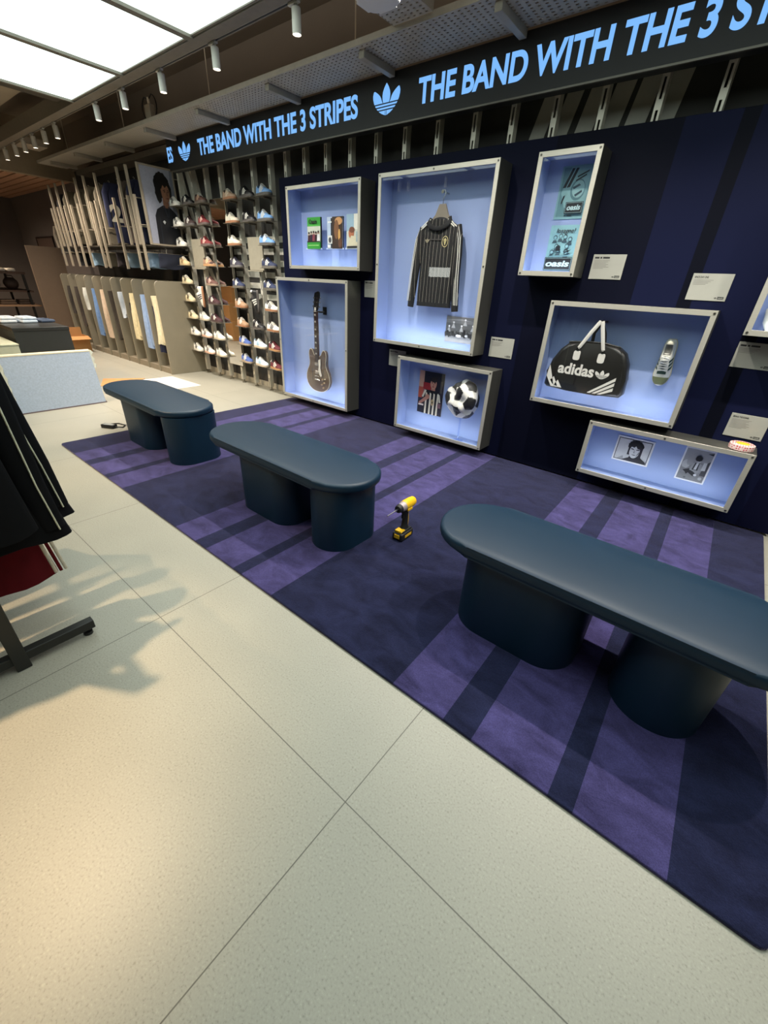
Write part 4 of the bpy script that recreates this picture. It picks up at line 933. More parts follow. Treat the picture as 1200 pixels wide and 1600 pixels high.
GRID = [
 ['white_black', 'black_white', 'brown_tan', None, 'tan', 'black_white', 'blue'],
 ['white_black', 'brown_white', 'burg_pink', None, 'cream_gum', 'black_white', 'blue'],
 ['white_black', None, 'burg_pink', None, 'cream_gum', None, 'blue'],
 ['cream', None, 'tan_brown', None, 'dark', None, 'navy'],
 ['cream_black', 'V', 'brown_pink', None, 'navy', 'V', 'navy'],
 ['cream_black', None, 'wine', None, 'tan_white', None, 'white_navy'],
 ['cream_black', 'white_grey', 'wine', None, 'tan_white', 'black_white', 'white_navy'],
 ['white_black', 'white_pink', 'white_grey', None, 'royal', 'ice', 'burg_gum'],
 ['white_black', 'white_pink', 'white_grey', None, 'royal', 'ice', 'burg_gum']]
MESH = {}
def sneaker(kind, loc, rz, label, rot=None, name='sneaker', group='sneakers on the shoe wall'):
    desc, up, stp, so, hl, tc_ = KINDS[kind]
    t = thing(name, label, 'shoe', loc, rz, group)
    if rot is not None: t.rotation_euler = rot
    if not MESH:
        for k, fn in sneaker_meshes().items():
            o = fn(None); MESH[k] = o.data; o.data.materials.clear(); o.data.materials.append(None); bpy.data.objects.remove(o)
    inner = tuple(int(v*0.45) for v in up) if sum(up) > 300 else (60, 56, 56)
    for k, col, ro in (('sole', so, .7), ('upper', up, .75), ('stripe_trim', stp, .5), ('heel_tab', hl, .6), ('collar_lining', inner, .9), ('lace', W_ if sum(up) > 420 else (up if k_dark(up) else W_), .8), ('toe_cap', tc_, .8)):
        o = bpy.data.objects.new(k, MESH[k]); C.objects.link(o); o.parent = t
        o.material_slots[0].link = 'OBJECT'
        o.material_slots[0].material = mat('shoe_%02x%02x%02x' % tuple(col), col, rough=ro, var=0.06, scale=40)
    return t
def k_dark(c): return sum(c) < 200
shelf_m = mat('shelf_steel', (112, 106, 94), rough=0.45, metal=0.3, var=0.05)
SHELF = {}
def shoe_shelf(x, z, label):
    t = thing('shoe_shelf', label, 'shelf', (x, 3.64, z), group='small shoe shelves')
    if not SHELF:
        a = MB().box(-0.122, 0.145, -0.145, -0.035, -0.004, 0.0, None, 0.001, 1).build('plate', shelf_m)
        mb = MB(); mb.box(-0.012, 0.012, -0.10, 0.0, -0.022, -0.004); mb.box(-0.016, 0.016, -0.004, 0.0, -0.07, -0.004); b_ = mb.build('bracket', shelf_m)
        SHELF['plate'], SHELF['bracket'] = a.data, b_.data; bpy.data.objects.remove(a); bpy.data.objects.remove(b_)
    for k in ('plate', 'bracket'):
        o = bpy.data.objects.new(k, SHELF[k]); C.objects.link(o); o.parent = t
for r in range(9):
    z = 2.213-0.2328*r
    rn = 'top row' if r == 0 else ('bottom row' if r == 8 else ORD[r]+' row from top')
    for c in range(7):
        k = GRID[r][c]
        if k is None: continue
        if k == 'V':
            kk = 'white_navy' if c == 1 else 'black_white'
            zz = 1.12 if c == 1 else 1.13
            t = sneaker(kk, (COLX[c]-0.02, 3.60, zz), 0, ('white sneaker mounted toe down in ' if c == 1 else 'black sneaker mounted toe down in ')+COLS[c], Matrix(((0, 0.77, -0.64), (0, -0.64, -0.77), (-1, 0, 0))).to_euler())
            mt = thing('shoe_mount', 'steel bracket holding the upright %s sneaker' % ('white' if c == 1 else 'black'), 'mount', (COLX[c]-0.01, 3.64, zz))
            MB().box(-0.02, 0.02, -0.012, 0, -0.05, 0.05).build('plate', shelf_m, mt)
            continue
        sneaker(k, (COLX[c]+random.uniform(-.006, .006), 3.548, z), random.uniform(-0.16, -0.06), KINDS[k][0]+', '+rn+', '+COLS[c])
        shoe_shelf(COLX[c], z-0.0005, 'small taupe steel shoe shelf, '+rn+', '+COLN[c])
# blank panels and the mirror among the shoes
for x0, x1, nm in ((-6.505, -6.205, 'taupe blank panel among the shoes nearer the portrait poster'), (-5.165, -4.875, 'taupe blank panel among the shoes nearer the navy panel')):
    t = thing('blank_signboard', nm, 'panel', ((x0+x1)/2, 3.60, 1.475))
    hw = (x1-x0)/2
    MB().box(-hw, hw, -0.004, 0.012, 0.015, 0.36, None, 0.001, 1).build('board', mat('blank_board', (150, 142, 124), rough=0.6), t)
    MB().box(-hw-0.01, hw+0.01, -0.03, 0.012, 0.0, 0.012).build('foot_ledge', mat('blank_board', (134, 126, 110)), t)
    MB().box(-0.016, 0.016, 0.012, 0.04, 0.05, 0.30).build('bracket', shelf_m, t)
mi = thing('tall_mirror', 'tall narrow mirror standing between the two groups of shoes', 'mirror', (-5.735, 3.60, 0.26))
mm = MATS.get('silver_mirror') or bpy.data.materials.new('silver_mirror'); mm.use_nodes = True
mb_ = mm.node_tree.nodes['Principled BSDF']; mb_.inputs['Metallic'].default_value = 1; mb_.inputs['Roughness'].default_value = 0.02; mb_.inputs['Base Color'].default_value = (0.86, 0.86, 0.84, 1)
MB().box(-0.165, 0.165, -0.003, 0, 0, 1.99).build('mirror_glass', mm, mi)
MB().box(-0.17, 0.17, 0, 0.02, -0.005, 1.995).build('backing_frame', mat('mirror_frame', (134, 128, 114), rough=0.4, metal=0.5), mi)
MB().box(-0.016, 0.016, 0.02, 0.04, 0.2, 1.8).build('bracket', shelf_m, mi)

# old sneaker mounted in the bag case
KINDS['old'] = ('old white sneaker with dark green stripes', (212, 210, 198), (28, 58, 46), (196, 186, 150), (206, 200, 180), (112, 116, 76))
os_ = sneaker('old', (-0.368, 3.585, 1.028), 0, 'old white sneaker with dark green stripes mounted toe down beside the sports bag', None, 'sneaker', None)
os_.rotation_euler = Matrix(((0.03, 1.0, 0.0), (0.0, 0.0, -1.0), (-1.0, 0.03, 0.0))).to_euler()
os_.scale = (1.1, 1.1, 1.1)


tg = MB().loft([[upper_pt(s, 1.05+(PI-2.1)*j/8, .0016) for j in range(9)] for s in (.33, .40, .47, .54, .61, .68, .73)], None, False, False).build('tongue', mat('dark_green_suede', (30, 58, 46), rough=0.8), os_, 60)
mb = MB()
for k in range(6):
    s = .36+.055*k
    mb.tube([upper_pt(s+0.02*(1 if k % 2 else -1)*(j-3)/3, 0.98+(PI-1.96)*j/6, .004) for j in range(7)], .0042, 6)
    mb.tube([upper_pt(s-0.02*(1 if k % 2 else -1)*(j-3)/3, 0.98+(PI-1.96)*j/6, .005) for j in range(7)], .0042, 6)
mb.build('crossed_lace', mat('white_lace', (222, 220, 212), rough=0.8), tg, 60)
# ------------------------------------------------------------ trouser display unit along the back wall
PANELX = [-6.82, -7.20, -7.59, -7.98, -8.37, -8.75, -9.13, -9.52, -9.92, -10.32, -10.72]
tu = thing('trouser_display_unit', 'long taupe fixture of upright dividers holding folded trousers', 'display unit', (-8.77, 3.44, 0))
tp = TAUPE()
def divider(x):
    lo, hi, r = 3.11-3.44, 3.70-3.44, 0.06
    poly = [(lo, 0.0), (hi, 0.0), (hi, 1.30), (lo+r, 1.30)] + [(lo+r-r*math.sin(a), 1.30-r+r*math.cos(a)) for a in [PI/2*i/6 for i in range(1, 7)]]
    MB().prism(poly, SIDE, x+8.77-0.014, x+8.77+0.014, None, 0.003, 1).build('divider_panel', tp, tu)
for x in PANELX: divider(x)
MB().box(-1.95, 1.95, 3.125-3.44, 3.70-3.44, 0, 0.085).build('plinth', mat('taupe_plinth', (132, 122, 104), rough=0.55), tu)
MB().box(-1.95, 1.95, 3.68-3.44, 3.70-3.44, 0.085, 1.27).build('back_panel', tp, tu)
for i in range(10):
    a, b = PANELX[i+1]+8.77, PANELX[i]+8.77
    MB().cyl((a+0.014, -0.02, 1.08), (b-0.014, -0.02, 1.08), 0.010, n=10).build('hanging_bar', BLACK(), tu, 40)
def cloth_slab(x, y0, y1, z0, z1, th, col, parent, name='fabric', wav=0.010, taper=0.0, seed=1):
    """Cloth hung in a plane across the wall direction: wavy, thick, with a rounded fold at its front edge."""
    random.seed(seed); ph = random.uniform(0, 6)
    mb = MB(); rings = []
    N = 9
    for k in range(N):
        z = z1+(z0-z1)*k/(N-1); f = k/(N-1)
        pts = []
        for j in range(20):
            t = 2*PI*j/20; c, s_ = math.cos(t), math.sin(t)
            y = (y0+y1)/2 + (y1-y0)/2*(1-taper*(1-f))*math.copysign(abs(c)**0.6, c) + wav*0.6*math.sin(ph+5*f)
            xx = x + th*math.copysign(abs(s_)**0.7, s_)*(0.7+0.3*f) + wav*math.sin(ph+7*f+4*c)*f + wav*0.8*math.sin(9*c+ph)*f
            pts.append((xx, y, z + (0.012*math.sin(5*c+ph) if k == N-1 else 0)))
        rings.append(pts)
    return mb.loft(rings).build(name, mat('cloth_%02x%02x%02x' % tuple(col), col, rough=0.9, var=0.10, scale=30, bump=0.15), parent, 70)
TR = [(0, (218, 208, 176), (38, 42, 66), 'cream trousers over a navy pair'), (1, (146, 168, 204), None, 'light blue trousers'), (2, (222, 208, 170), (34, 30, 32), 'black trousers with a cream waist'), (3, (186, 194, 204), None, 'short grey blue denim'), (4, (62, 54, 46), None, 'dark brown trousers'), (5, (212, 188, 164), None, 'pinkish cream trousers'), (6, (110, 140, 184), None, 'blue denim jeans'), (7, (200, 200, 192), None, 'short white garment'), (8, (60, 52, 46), None, 'dark trousers deep between dividers'), (9, (52, 46, 42), None, 'dark trousers at the far end')]
for i, col, col2, nm in TR:
    cx = (PANELX[i]+PANELX[i+1])/2+0.02
    zt, zb = 1.08, {3: 0.72, 7: 0.74, 9: 0.62}.get(i, 0.33 if i in (4, 5, 6, 1) else 0.42)
    t = thing('trousers', nm+' in the %s divider gap from the shoes' % ORD[i], 'trousers', (cx, 3.30, zt), group='trousers in the divider unit')
    ox = lambda v: v-cx
    cloth_slab(-0.02, 3.10-3.30, 3.42-3.30, zb-zt, 0.016, 0.062, col, t, 'leg_fold', 0.018, 0.1, i+2)
    cloth_slab(0.07, 3.13-3.30, 3.40-3.30, zb-zt+0.04, 0.012, 0.045, col, t, 'leg_fold', 0.012, 0.1, i+12)
    if col2: cloth_slab(-0.05, 3.115-3.30, 3.42-3.30, (0.30 if i == 0 else 0.42)-zt, -0.12, 0.045, col2, t, 'under_layer', 0.012, 0.0, i+22)

# ------------------------------------------------------------ garment frames over it
fr_m = mat('frame_taupe', (150, 138, 120), rough=0.5, var=0.04)
def gframe(x, z0, z1, label):
    t = thing('garment_stand', label, 'frame', (x, 3.11, z0), group='upright garment frames')
    h = z1-z0
    mb = MB(); mb.box(-0.016, 0.016, 0, 0.03, 0, h, None, 0.002, 1); mb.cyl((0, 0.02, h*0.62), (0, 0.66, h*0.62), 0.006, n=8); mb.cyl((0, 0.02, h*0.25), (0, 0.66, h*0.25), 0.006, n=8)
    mb.build('frame_tube', fr_m, t)
    for z in (h*0.62, h*0.25): MB().box(-0.02, 0.02, 0.65, 0.67, z-0.03, z+0.03).build('wall_bracket', fr_m, t)
    return t
UP = [-7.02, -7.30, -8.06, -8.49, -8.83, -9.35, -9.73, -10.05]
LO = [-6.93, -7.13, -7.59, -8.24, -8.42, -8.95, -9.25, -9.55, -9.88, -10.2]
for i, x in enumerate(UP): gframe(x, 1.735, 2.615, 'taupe upright garment frame in the upper tier, %s behind the portrait poster' % ORD[i])
for i, x in enumerate(LO): gframe(x, 1.430, 2.30, 'taupe upright garment frame in the lower tier, %s behind the portrait poster' % ORD[i])
# portrait poster in a frame
pf = thing('portrait_poster', 'framed poster of a curly haired person in a dark jacket facing the aisle', 'poster', (-6.86, 3.19, 1.742))
mb = MB(); mb.box(-0.016, 0.016, 0, 0.028, 0, 0.90, None, 0.002, 1); mb.box(-0.016, 0.016, 0.46, 0.48, 0, 0.90); mb.box(-0.016, 0.016, 0.028, 0.46, 0, 0.02); mb.box(-0.016, 0.016, 0.028, 0.46, 0.88, 0.90); mb.cyl((0, 0.48, 0.1), (0, 0.585, 0.1), 0.006, n=8); mb.cyl((0, 0.48, 0.8), (0, 0.585, 0.8), 0.006, n=8)
mb.build('frame_tube', fr_m, pf)
MB().box(-0.006, 0.006, 0.028, 0.46, 0.02, 0.88).build('print_board', mat('poster_grey', (150, 152, 166), rough=0.4), pf)
random.seed(4)
bl, skn, hr = (24, 25, 30), (120, 82, 62), (18, 14, 13)
shp = [((150, 152, 166), rect(0, 0, 1, 1)), ((118, 122, 136), [(0.80, 0), (1, 0), (1, 1), (0.92, 1)]),
 (bl, [(0.22, 0), (0.25, 0.38), (0.34, 0.47), (0.54, 0.53), (0.74, 0.53), (0.94, 0.44), (1, 0.38), (1, 0)]),
 (skn, [(0.56, 0.50), (0.76, 0.50), (0.74, 0.62), (0.58, 0.64)]), (hr, ell(0.62, 0.79, 0.25, 0.17, 40, 0.06)), (hr, ell(0.47, 0.68, 0.10, 0.12, 22, 0.1)), (hr, ell(0.84, 0.74, 0.06, 0.09, 18, 0.1)),
 ((136, 96, 74), [(0.57, 0.66), (0.60, 0.61), (0.68, 0.575), (0.76, 0.59), (0.815, 0.64), (0.83, 0.72), (0.80, 0.80), (0.60, 0.82), (0.56, 0.74)]),
 (hr, [(0.52, 0.80), (0.58, 0.74), (0.64, 0.80), (0.70, 0.765), (0.77, 0.80), (0.83, 0.76), (0.86, 0.84), (0.70, 0.90), (0.52, 0.88)]),
 ((46, 30, 26), [(0.63, 0.735), (0.70, 0.745), (0.70, 0.735), (0.63, 0.725)]), ((46, 30, 26), [(0.755, 0.745), (0.81, 0.735), (0.81, 0.725), (0.755, 0.735)]), ((38, 24, 22), ell(0.667, 0.715, 0.026, 0.008, 10)), ((38, 24, 22), ell(0.78, 0.715, 0.020, 0.008, 10)),
 ((108, 72, 56), [(0.715, 0.72), (0.745, 0.72), (0.76, 0.665), (0.725, 0.66)]), ((104, 56, 50), [(0.68, 0.632), (0.73, 0.640), (0.785, 0.632), (0.735, 0.618)]),
 ((42, 44, 52), [(0.55, 0.53), (0.63, 0.38), (0.67, 0.38), (0.60, 0.53)]), ((42, 44, 52), [(0.75, 0.52), (0.70, 0.38), (0.67, 0.38), (0.71, 0.52)]), ((40, 42, 50), [(0.33, 0.0), (0.37, 0.36), (0.39, 0.36), (0.37, 0.0)]),
 ((196, 196, 196), [(0.45, 0.31), (0.50, 0.33), (0.55, 0.31), (0.5, 0.275)]), ((150, 152, 156), rect(0.80, 0.24, 0.90, 0.29))]
picture('portrait_print', pf, lambda u, v, d: (0.006+d, 0.028+u*0.432, 0.02+v*0.86), shp)
# garments hanging in the frames
def hung_top(x, z0, z1, col, label, y0=3.18, y1=3.66, sleeves=True):
    t = thing('hanging_garment', label, 'top', (x, 3.40, z1), group=None)
    cloth_slab(0, y0-3.40+0.03, y1-3.40-0.03, z0-z1, -0.02, 0.03, col, t, 'body', 0.012, 0.15, int(abs(x)*100))
    if sleeves:
        for s_ in (-1, 1):
            yy = (y0 if s_ < 0 else y1)-3.40
            MB().tube([(0.0, yy-s_*0.07, -0.05), (0.005, yy-s_*0.01, -0.15), (0.01, yy+s_*0.005, (z0-z1)*0.75)], [0.05, 0.045, 0.035], 12, None, 0.5, (1, 0, 0)).build('sleeve', mat('cloth_%02x%02x%02x' % tuple(col), col), t, 70)
    MB().tube([(0, 0, -0.03), (0, 0, 0.02), (0, 0.012, 0.035), (0, 0, 0.048), (0, -0.01, 0.04)], 0.003, 6).build('hanger_hook', STEEL(), t, 60)
    return t
nj = hung_top(-8.0, 1.78, 2.54, (30, 34, 62), 'navy jersey with a large pale number 2 in the upper tier')
text('number', '2', -0.21, -0.50, 0.16, 0.22, 0.048, mat('number_cream', (196, 190, 172), rough=0.7), nj, 0.002, 0.05, lambda u, v, d: (d, u, v))
hung_top(-7.19, 1.77, 2.52, (30, 34, 58), 'plain navy top hanging in the upper tier behind the portrait poster')
hung_top(-7.45, 1.77, 2.52, (98, 86, 78), 'brown grey top hanging in the upper tier before the numbered jersey')
hung_top(-8.30, 1.77, 2.54, (128, 118, 100), 'cream top with dark trim hanging behind the numbered jersey')
hung_top(-8.66, 1.77, 2.54, (120, 112, 96), 'cream top hanging second behind the numbered jersey')
hung_top(-9.1, 1.77, 2.54, (104, 96, 80), 'olive beige top hanging third behind the numbered jersey')
hung_top(-9.62, 1.77, 2.54, (100, 92, 76), 'olive beige top hanging fourth behind the numbered jersey')
hung_top(-9.94, 1.77, 2.52, (26, 24, 28), 'black top hanging at the far end of the upper tier')
hung_top(-6.88, 1.46, 1.665, (22, 26, 42), 'dark navy garment showing under the portrait poster', 3.22, 3.72, False)
hung_top(-7.02, 1.46, 1.665, (112, 134, 156), 'light blue garment in the lower tier just behind the portrait poster', 3.14, 3.62, False)
hung_top(-7.28, 1.46, 1.665, (30, 28, 32), 'black garment in the lower tier behind the light blue one', 3.14, 3.62, False)
hung_top(-7.72, 1.46, 1.67, (112, 130, 142), 'pale blue garment in the lower tier under the numbered jersey', 3.14, 3.62, False)
hung_top(-8.10, 1.46, 1.67, (36, 28, 30), 'dark garment in the lower tier behind the pale blue one', 3.14, 3.62, False)
hung_top(-8.56, 1.46, 1.67, (130, 120, 102), 'cream garment in the lower tier', 3.14, 3.62, False)
hung_top(-9.08, 1.46, 1.67, (130, 156, 176), 'grey blue garment in the lower tier', 3.14, 3.62, False)
hung_top(-9.7, 1.46, 1.67, (26, 24, 26), 'black garment in the lower tier near its far end', 3.14, 3.62, False)
hr_ = thing('garment_rail', 'thin shelf rail between the upper and lower garment tiers', 'rail', (-8.5, 3.4, 1.725))
MB().box(-1.9, 1.64, -0.25, 0.32, 0, 0.008).build('shelf_plate', mat('rail_taupe', (78, 72, 64), rough=0.5), hr_)
for x in (-1.88, -0.6, 0.6, 1.62): MB().box(x-0.01, x+0.01, 0.30, 0.38, -0.02, 0.03).build('bracket', STEEL(), hr_)

# ------------------------------------------------------------ far zone
ep = thing('partition_screen', 'broad plain brown panel standing at the far end of the divider unit', 'panel', (-11.1, 2.85, 0))
MB().box(-0.03, 0.03, 2.79-2.85, 3.36-2.85, 0, 1.735, None, 0.006, 2).build('board', mat('brown_laminate', (112, 94, 78), rough=0.55, var=0.04), ep)
MB().box(-0.10, 0.10, 2.80-2.85, 3.35-2.85, 0, 0.02).build('foot_plate', BLACK(), ep)
fs = thing('shelf_table', 'dark tiered table stacked with goods in the far zone', 'table', (-12.4, 2.4, 0))
dwood = mat('dark_stained_wood', (66, 46, 36), rough=0.5, var=0.12, scale=5)
MB().box(-0.7, 0.7, -0.55, 0.40, 1.24, 1.28).build('top', dwood, fs); MB().box(-0.7, 0.7, -0.6, 0.45, 0.92, 0.95).build('shelf', dwood, fs); MB().box(-0.75, 0.75, -0.65, 0.5, 0.66, 0.69).build('shelf', mat('pale_shelf', (150, 118, 92), rough=0.5), fs)
for x in (-0.68, 0.68):
    for yy in (-0.5, 0.36): MB().box(x-0.02, x+0.02, yy-0.02, yy+0.02, 0, 1.24).build('leg', BLACK(), fs)
for k in range(5):
    t = thing('folded_shirt', 'folded %s shirt in the row on top of the far dark table' % (['white', 'cream', 'white', 'white', 'cream'][k]), 'shirt', (-11.95, 1.98+0.16*k, 1.28), group='folded shirts on the far table')
    MB().box(-0.14, 0.14, -0.065, 0.065, 0, 0.055, None, 0.015, 2).build('folded_body', mat('cloth_white', (214, 208, 196), rough=0.9), t, 60); MB().box(0.04, 0.10, -0.03, 0.03, 0.053, 0.062, None, 0.004, 1).build('collar', mat('cloth_cream', (196, 180, 156), rough=0.9), t)
for k, (yy, col, nm) in enumerate(((1.98, (140, 96, 66), 'tan'), (2.28, (90, 62, 48), 'brown'), (2.58, (58, 44, 38), 'dark'))):
    t = thing('soft_bag', '%s soft bag on the middle shelf of the far dark table' % nm, 'bag', (-12.0, yy, 0.95), group='bags on the far table')
    MB().sphere((0, 0, 0.115), 0.12, None, 18, (1.0, 1.05, 0.95)).build('bag_body', mat('bag_'+nm, col, rough=0.7), t, 70)
    MB().tube([(0, -0.07, 0.2), (0, -0.05, 0.255), (0, 0.05, 0.255), (0, 0.07, 0.2)], 0.01, 8).build('handle', mat('bag_'+nm, col), t, 60)
for k, (yy, col, nm) in enumerate(((2.05, (206, 198, 182), 'pale'), (2.4, (110, 92, 78), 'brown'), (2.7, (74, 60, 52), 'dark'))):
    t = thing('folded_garment', '%s folded garment on the lowest shelf of the far dark table' % nm, 'garment', (-11.95, yy, 0.69), group='garments on the far table')
    MB().box(-0.16, 0.16, -0.13, 0.13, 0, 0.045, None, 0.018, 2).build('lower_fold', mat('fold_'+nm, col, rough=0.9), t, 60); MB().box(-0.15, 0.15, -0.12, 0.12, 0.045, 0.085, None, 0.018, 2).build('upper_fold', mat('fold_'+nm, col), t, 60)
MB_ = thing('wall_board', 'thin dark framed board on the far wall above the brown panel', 'board', (-13.3, YW, 1.35))
MB().box(-0.55, 0.55, -0.02, 0, 0, 0.62).build('panel', mat('board_brown', (92, 74, 66), rough=0.7), MB_)
mb = MB(); mb.box(-0.58, -0.55, -0.03, 0, -0.03, 0.65); mb.box(0.55, 0.58, -0.03, 0, -0.03, 0.65); mb.box(-0.55, 0.55, -0.03, 0, 0.62, 0.65); mb.box(-0.55, 0.55, -0.03, 0, -0.03, 0); mb.build('frame', mat('dark_frame', (46, 34, 30), rough=0.5), MB_)
wj = thing('hanging_jacket', 'white and black sports jacket displayed on the far wall beside the garment frames', 'jacket', (-11.6, 3.70, 2.16))
cloth_slab(0.0, -0.20, 0.06, -0.50, 0.0, 0.09, (176, 180, 186), wj, 'body', 0.01, 0.2, 3)
MB().tube([(0.06, -0.18, -0.06), (0.10, -0.22, -0.2), (0.11, -0.2, -0.44)], 0.05, 12).build('sleeve', mat('cloth_white', (214, 208, 196)), wj, 70)
MB().tube([(-0.06, -0.02, -0.06), (0.02, 0.0, -0.2), (0.03, -0.02, -0.44)], 0.05, 12).build('sleeve', mat('cloth_black', (26, 26, 30), rough=0.9), wj, 70)
MB().sphere((0.0, -0.08, 0.04), 0.06, mat('cap_cream', (206, 186, 160), rough=0.7), 14).build('collar', None, wj, 70)

# ------------------------------------------------------------ plinths, board, boxes on the floor
bp_ = thing('display_plinth', 'black display table with folded white shirts on its top', 'table', (-7.21, 1.59, 0))
MB().box(-0.50, 0.50, -0.29, 0.29, 0.71, 0.75, None, 0.003, 1).build('table_top', mat('black_laminate', (40, 40, 38), rough=0.35), bp_)
MB().box(-0.495, 0.495, -0.285, 0.285, 0.0, 0.71).build('body', mat('black_matte', (34, 36, 34), rough=0.6), bp_)
pp = thing('low_plinth', 'pale greenish low plinth beside the black display table', 'table', (-6.85, 0.93, 0))
MB().box(-0.45, 0.45, -0.6, 0.32, 0.0, 0.60, None, 0.004, 1).build('body', mat('pale_green_laminate', (186, 188, 166), rough=0.5), pp)
MB().box(-0.455, 0.455, -0.605, 0.325, 0.60, 0.615, None, 0.003, 1).build('table_top', mat('pale_green_laminate', (186, 188, 166)), pp)
random.seed(12)
for k, (x, yy, z, col, nm) in enumerate(((-7.46, 1.42, 0.75, (216, 220, 226), 'white folded shirt at the near end of the black table'), (-7.40, 1.612, 0.75, (196, 208, 222), 'pale blue folded shirt in the middle of the black table'), (-7.42, 1.80, 0.75, (70, 82, 104), 'small dark blue folded shirt at the far end of the black table'))):
    t = thing('folded_shirt', nm, 'shirt', (x, yy, z), 0.1*k, group='shirts on the black table')
    for q in range(2 if k < 2 else 1): MB().box(-0.15+0.02*q, 0.15-0.01*q, -0.085+0.01*q, 0.085, 0.035*q, 0.035*(q+1), None, 0.014, 2).build('fold', mat('shirt_%d' % k, col, rough=0.9, var=0.12, bump=0.2), t, 60)
    MB().tube([(0.05, -0.05, 0.068 if k < 2 else 0.034), (0.10, -0.02, 0.073 if k < 2 else 0.04), (0.10, 0.03, 0.073 if k < 2 else 0.04), (0.05, 0.05, 0.068 if k < 2 else 0.034)], 0.009, 8).build('collar', mat('shirt_%d' % k, col), t, 60)
bd = thing('insulation_board', 'speckled blue grey board in clear wrap leaning on the floor', 'board', (-5.72, 1.333, 0), 0.0)
bdm = mat('speckled_board', (166, 178, 196), rough=0.55, var=0.12, scale=60)
nt, bb = nodes_of(bdm)
tl = 0.17   # lean
BF = lambda y, s_, d: (-s_*math.sin(tl)-d*math.cos(tl), y, s_*math.cos(tl)-d*math.sin(tl)*-1.0)
MB().prism(rect(-0.40, 0.012, 0.425, 0.575), BF, 0.0, 0.035).build('board_core', bdm, bd)
MB().prism(rect(-0.44, 0.0, 0.436, 0.012), BF, -0.003, 0.04).build('lower_edge', mat('board_edge', (96, 80, 84), rough=0.7), bd)
wrap = mat('wrap_white', (206, 206, 190), rough=0.25, coat=0.5, var=0.1)
MB().prism(rect(-0.44, 0.575, 0.43, 0.592), BF, -0.002, 0.04, None, 0.003, 1).build('upper_edge', mat('board_edge_pale', (206, 196, 172), rough=0.6), bd)
mb = MB()
rings = []
for k in range(12):
    s_ = 0.01+0.57*k/11
    rings.append([BF(-0.44+0.006*math.sin(k*2.1), s_, 0.036), BF(-0.448+0.01*math.sin(k*1.7), s_, 0.015), BF(-0.442, s_, -0.004), BF(-0.40+0.008*math.sin(k*2.9), s_, -0.003+0.002*math.sin(k*3)), BF(-0.40, s_, 0.0)])
mb.loft(rings, None, False, False).build('plastic_wrap', wrap, bd, 70)
mb = MB(); rings = []
for k in range(8):
    s_ = 0.40+0.19*k/7
    rings.append([BF(0.425, s_, -0.001), BF(0.435+0.004*math.sin(k*2), s_, -0.004), BF(0.452+0.012*math.sin(k*2.3), s_, 0.01), BF(0.44, s_, 0.035)])
mb.loft(rings, None, False, False).build('plastic_wrap', wrap, bd, 70)
cb = mat('cardboard', (190, 138, 84), rough=0.8, var=0.06, scale=10)
bx = thing('cardboard_box', 'open cardboard box on the floor behind the black table', 'box', (-9.95, 2.80, 0))
mb = MB(); mb.box(-0.17, 0.17, -0.22, -0.216, 0, 0.27); mb.box(-0.17, 0.17, 0.216, 0.22, 0, 0.27); mb.box(-0.17, -0.166, -0.216, 0.216, 0, 0.27); mb.box(0.166, 0.17, -0.216, 0.216, 0, 0.27); mb.box(-0.166, 0.166, -0.216, 0.216, 0, 0.004); mb.build('carton', cb, bx)
MB().prism([(-0.22, 0.27), (0.22, 0.27), (0.22, 0.40), (-0.20, 0.40)], lambda u, v, d: (-0.168-d, u, v), 0, 0.004).build('flap', cb, bx)
MB().prism([(-0.21, 0.0), (0.21, 0.0), (0.21, 0.17), (-0.19, 0.17)], lambda u, v, d: (0.168+v*0.9, u, 0.27-v*0.25+d), 0, 0.004).build('flap', cb, bx)
MB().prism([(-0.16, 0.0), (0.16, 0.0), (0.15, 0.16), (-0.15, 0.16)], lambda u, v, d: (u, -0.218-v*0.8, 0.27+v*0.3+d), 0, 0.004).build('flap', cb, bx)
fl = MB().prism([(-7.08, 2.22), (-6.62, 2.02), (-6.50, 2.40), (-6.78, 2.68)], TOP, 0.0, 0.006, None, 0.001, 1).build('cardboard_sheet', cb)
tag(fl, 'flat brown cardboard sheet on the floor behind the far bench', 'cardboard')
ps = thing('paper_plan', 'large white paper plan with faint red lines lying on the floor', 'paper', (-6.29, 2.83, 0))
MB().prism([(-0.42, -0.24), (0.41, -0.16), (0.41, 0.24), (-0.41, 0.22)], TOP, 0.0, 0.0015).build('sheet', mat('plan_paper', (224, 218, 212), rough=0.7, var=0.02), ps)
mb = MB(); random.seed(8)
for k in range(8): mb.prism(rect(-0.30, -0.14+0.04*k, -0.30+random.uniform(0.3, 0.58), -0.137+0.04*k), TOP, 0.0016, 0.002)
for k in range(6): mb.prism(rect(-0.25+0.09*k, -0.12, -0.247+0.09*k, 0.12), TOP, 0.0016, 0.002)
mb.build('printed_lines', mat('faint_red_ink', (206, 152, 150), rough=0.7), ps)
plug = thing('power_adapter', 'black power adapter lying on the floor off the rug corner, first of two', 'adapter', (-4.70, 1.41, 0), 0.5)
MB().box(-0.07, 0.07, -0.032, 0.032, 0, 0.035, None, 0.006, 2).build('housing', BLACK(), plug, 40)
MB().tube([(0.07, 0, 0.015), (0.13, 0.03, 0.008), (0.10, 0.10, 0.006), (0.0, 0.13, 0.006), (-0.06, 0.09, 0.006), (0.02, 0.06, 0.012)], 0.006, 8).build('cable', BLACK(), plug, 60)
MB().box(-0.05, 0.05, -0.02, 0.02, 0.0345, 0.0355).build('rating_label', mat('label_grey', (150, 150, 146), rough=0.6), plug)
plug2 = thing('power_adapter', 'larger black power block with coiled lead beside the far bench leg', 'adapter', (-4.60, 1.60, 0), -0.2)
